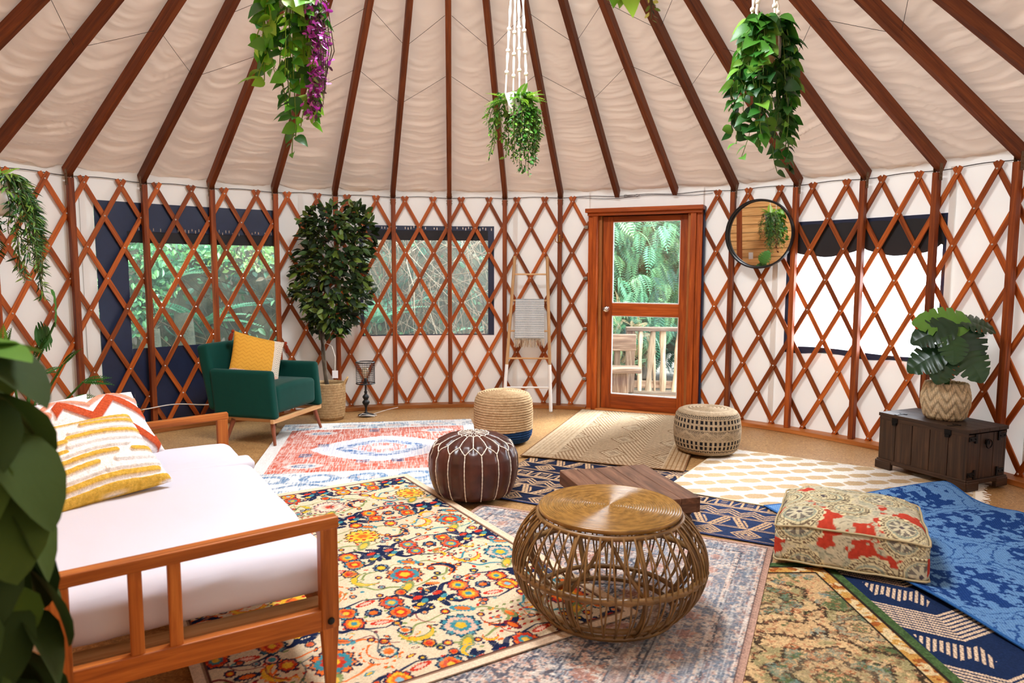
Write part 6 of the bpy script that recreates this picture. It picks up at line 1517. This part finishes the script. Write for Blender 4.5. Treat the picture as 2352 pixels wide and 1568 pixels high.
# ---- navy and tan tribal rug
pc = Pic(1.98, 1.15, .0043); U, V = pc.U, pc.V; pc.fill((26, 30, 48)); TAN = (204, 166, 126); BH = .165
band = np.floor(V / BH).astype(int); fy = V - band * BH; pat = np.zeros_like(U, bool); LW = .0080
def tri(x, p): return np.abs(((x / p) % 1) - .5) * 2
u0 = U + band * .07
k0 = band % 4 == 0            # nested hooked diamonds
d2 = tri(u0, .20) * .10 + np.abs(fy - BH / 2)
for q in (.022, .048, .074): pat |= k0 & (np.abs(d2 - q) < LW)
k1 = band % 4 == 1            # stepped ladders leaning both ways
lean = np.where(np.floor(u0 / .11) % 2 == 0, fy, BH - fy); x_ = (u0 % .11) - lean * .42
for q in (.010, .034): pat |= k1 & (np.abs(x_ - q) < LW)
pat |= k1 & (x_ > .010) & (x_ < .034) & (np.abs((fy / .030) % 1 - .5) < .19); pat |= k1 & (np.abs(x_ - .058) < LW * .8) & (fy > .03) & (fy < BH - .03)
k2 = band % 4 == 2            # rows of long zigzags
for q in (.020, .052, .084): pat |= k2 & (np.abs(fy - q - .055 * tri(u0, .13)) < LW)
k3 = band % 4 == 3            # boxes with bars
gx = (u0 % .15); pat |= k3 & (gx < .10) & ((np.abs(gx - .006) < LW) | (np.abs(gx - .094) < LW) | (np.abs(fy - .035) < LW) | (np.abs(fy - .125) < LW)) & (fy > .03) & (fy < .13)
pat |= k3 & (gx > .03) & (gx < .07) & (np.abs((fy - .035) / .03 % 1 - .5) < .2) & (fy > .05) & (fy < .115); pat |= k3 & (gx > .105) & (np.abs(fy - .03 - (gx - .105) * 2.2) < LW * 1.4)
pat |= (fy < .009) | ((fy > .017) & (fy < .022))
pc.mix(pat * .95, TAN); pc.mix(pat * (np.abs((U / .010) % 1 - .5) < .18) * .35, (120, 92, 72)); pc.mix((~pat) * (np.abs((V / .009) % 1 - .5) < .2) * .25, (74, 86, 120)); pc.mix((U > 1.42) * (~pat) * .45, (56, 78, 124)); pc.mix((V < .02), (52, 60, 92)); pc.I *= (.82 + .36 * pc.noise(200, 200, 9, 2))[..., None]
rug('tribal_rug', 'navy rug with tan tribal geometric bands under the low table', (.02, .905), (.866, -.5), (.5, .866), pc, .0085)

# ---- navy and cream zigzag rug
pc = Pic(1.35, 1.6, .0043); U, V = pc.U, pc.V; pc.fill((30, 44, 76)); TAN = (216, 190, 162)
zz_ = np.abs(((U / .44 + .1) % 1) - .5) * 2; q = (V + .12 * zz_ - .02); t_ = q % .46
pat = (t_ < .215) * (np.abs((t_ / .0239) % 1 - .5) < .30); bx = (U / .44 + .1) % 1
br = (t_ > .255) & (t_ < .395 - .08 * np.abs(((bx * 5) % 1) - .5)) & (bx > .12) & (bx < .58); pat = np.maximum(pat, br * (np.abs(((U + .5 * V) / .024) % 1 - .5) < .27))
pc.mix(pat, TAN); pc.mix(pat * (np.abs(((U + .2 * V) / .011) % 1 - .5) < .13) * .5, (110, 92, 84)); pc.I *= (.86 + .28 * pc.noise(200, 200, 9, 2))[..., None]
rug('zigzag_rug', 'navy rug with cream zigzag lines between the green rug and the blue rug', (1.42, -.22), (.995, -.10), (-.10, -.995), pc, .0085)

# ---- blue patterned rug
pc = Pic(1.30, 2.0, .0045); U, V = pc.U, pc.V; pc.fill((102, 142, 188)); b_ = pc.noise(8, 8, 91); c_ = pc.noise(30, 30, 93, 3); DK = (26, 54, 112)
for cx, cy, R in ((.95, .16, .22), (.98, .60, .27), (.30, .72, .20), (.95, 1.10, .27), (.28, 1.18, .24), (.55, .30, .10), (.9, 1.65, .3), (.3, 1.75, .26)):
    d = np.hypot((U - cx) / 1.35, (V - cy)) / R + .35 * (b_ - .5)
    pc.mix((d < .85) * sstep(.52, .55, c_ + .22 * (.75 - d)) * .97, DK); pc.mix((np.abs(d - 1.0 + .16 * (c_ - .5)) < .016) | (np.abs(d - 1.2 + .22 * (c_ - .5)) < .012), (40, 76, 134))
rib = np.abs(((U * .86 + V * .5) / .0115) % 1 - .5) < .2; pc.mix(rib * .34, (52, 94, 150)); pc.mix(pc.edge() < .014, (46, 92, 150)); pc.I *= (.92 + .14 * pc.noise(220, 220, 9, 2))[..., None]
def bz(U, V):
    return .055 * sstep(.30, 1.3, U) * np.exp(-((V - .04) / .13) ** 2) + .028 * np.exp(-((V - .42 - .1 * U) / .12) ** 2) * sstep(.5, 1.3, U) + .02 * sstep(.14, .0, U) * (.5 + .5 * np.sin(V * 6.3)) * sstep(.6, .9, V)
rug('blue_rug', 'rippled light blue rug with dark blue floral blotches at the right edge', (1.80, .57), (.975, .225), (.20, -.98), pc, .0195, bz)
# ================================================================== LIGHT AND CAMERA
w = bpy.data.worlds.new('overcast_sky'); S.world = w; w.use_nodes = True; nt = w.node_tree; nt.nodes.clear()
bg = nt.nodes.new('ShaderNodeBackground'); bo = nt.nodes.new('ShaderNodeOutputWorld'); bg.inputs[0].default_value = (0.80, 0.91, 1.0, 1); bg.inputs[1].default_value = WORLD = 9.5
nt.links.new(bg.outputs[0], bo.inputs[0])
def area(name, loc, aim, sx, sy, power, col, spread=PI):
    l = bpy.data.lights.new(name, 'AREA'); l.shape = 'RECTANGLE'; l.size = sx; l.size_y = sy; l.energy = power; l.color = col; l.spread = spread
    o = bpy.data.objects.new(name, l); COL.objects.link(o); o.location = loc
    d = Vector(aim) - Vector(loc); o.rotation_euler = d.to_track_quat('-Z', 'Y').to_euler(); o['kind'] = 'helper'; return o
def portal(name, loc, aim, sx, sy):
    o = area(name, loc, aim, sx, sy, 1.0, (1, 1, 1)); o.data.cycles.is_portal = True; return o
p3 = pol(.966, 3.93, 1.255); portal('portal_right_window', tuple(p3), (0, 0, 1.255), 1.30, 1.12)
p2 = pol(-.113, 3.93, 1.27); portal('portal_middle_window', tuple(p2), (0, 0, 1.27), 1.36, 1.12)
p1 = pol(-.66, 3.93, 1.17); portal('portal_left_window', tuple(p1), (0, 0, 1.17), 1.30, .95)
dn = np.array([-DX[1], DX[0]]); dc = DO + DX * .56 + dn * .12
for zc_, hh in ((1.475, .80), (.56, .79)): portal('portal_door', (dc[0], dc[1], zc_), (dc[0] - dn[0], dc[1] - dn[1], zc_), .66, hh)
portal('portal_skylight', (0, 0, 4.36), (0, 0, 0), 1.5, 1.5)
area('skylight_fill', (0, 0, 3.92), (0, 0, 0), 1.2, 1.2, 112, (.95, .98, 1.0), PI)  # fill light added just below the unseen dome to brighten the walls
sl = bpy.data.lights.new('bright_sky', 'SUN'); sl.energy = 21.0; sl.angle = 0.5; sl.color = (.90, .95, 1.0)
so = bpy.data.objects.new('bright_sky', sl); COL.objects.link(so); so['kind'] = 'helper'
so.rotation_euler = Vector((-.74, -.55, -.50)).to_track_quat('-Z', 'Y').to_euler()
cd = bpy.data.cameras.new('camera'); cam = bpy.data.objects.new('camera', cd); COL.objects.link(cam); S.camera = cam
fw = Vector((0.03237674, 0.99480049, -0.09655946)); rt = Vector((0.99947535, -0.03231053, 0.00224971)); up = Vector((8.81874795e-04, 9.65816373e-02, 9.95324675e-01))
cam.matrix_world = Matrix(((rt.x, up.x, -fw.x, 0.18756333), (rt.y, up.y, -fw.y, -3.44398666), (rt.z, up.z, -fw.z, 1.37637679), (0, 0, 0, 1)))
cd.sensor_width = 36.0; cd.lens = 36.0 * 1630.357 / 2352.0; cd.clip_start = 0.02; cd.clip_end = 200
cd.dof.use_dof = True; cd.dof.focus_distance = 4.2; cd.dof.aperture_fstop = 3.5
S.view_settings.view_transform = 'Standard'; S.view_settings.look = 'None'; S.view_settings.gamma = 1.0; S.view_settings.use_curve_mapping = False
S.view_settings.exposure = 0.34
S.cycles.max_bounces = 10; S.cycles.diffuse_bounces = 5; S.cycles.transparent_max_bounces = 16; S.cycles.glossy_bounces = 4; S.cycles.transmission_bounces = 6
S.cycles.use_denoising = True; S.cycles.sample_clamp_indirect = 6.0; S.cycles.caustics_reflective = False; S.cycles.caustics_refractive = False
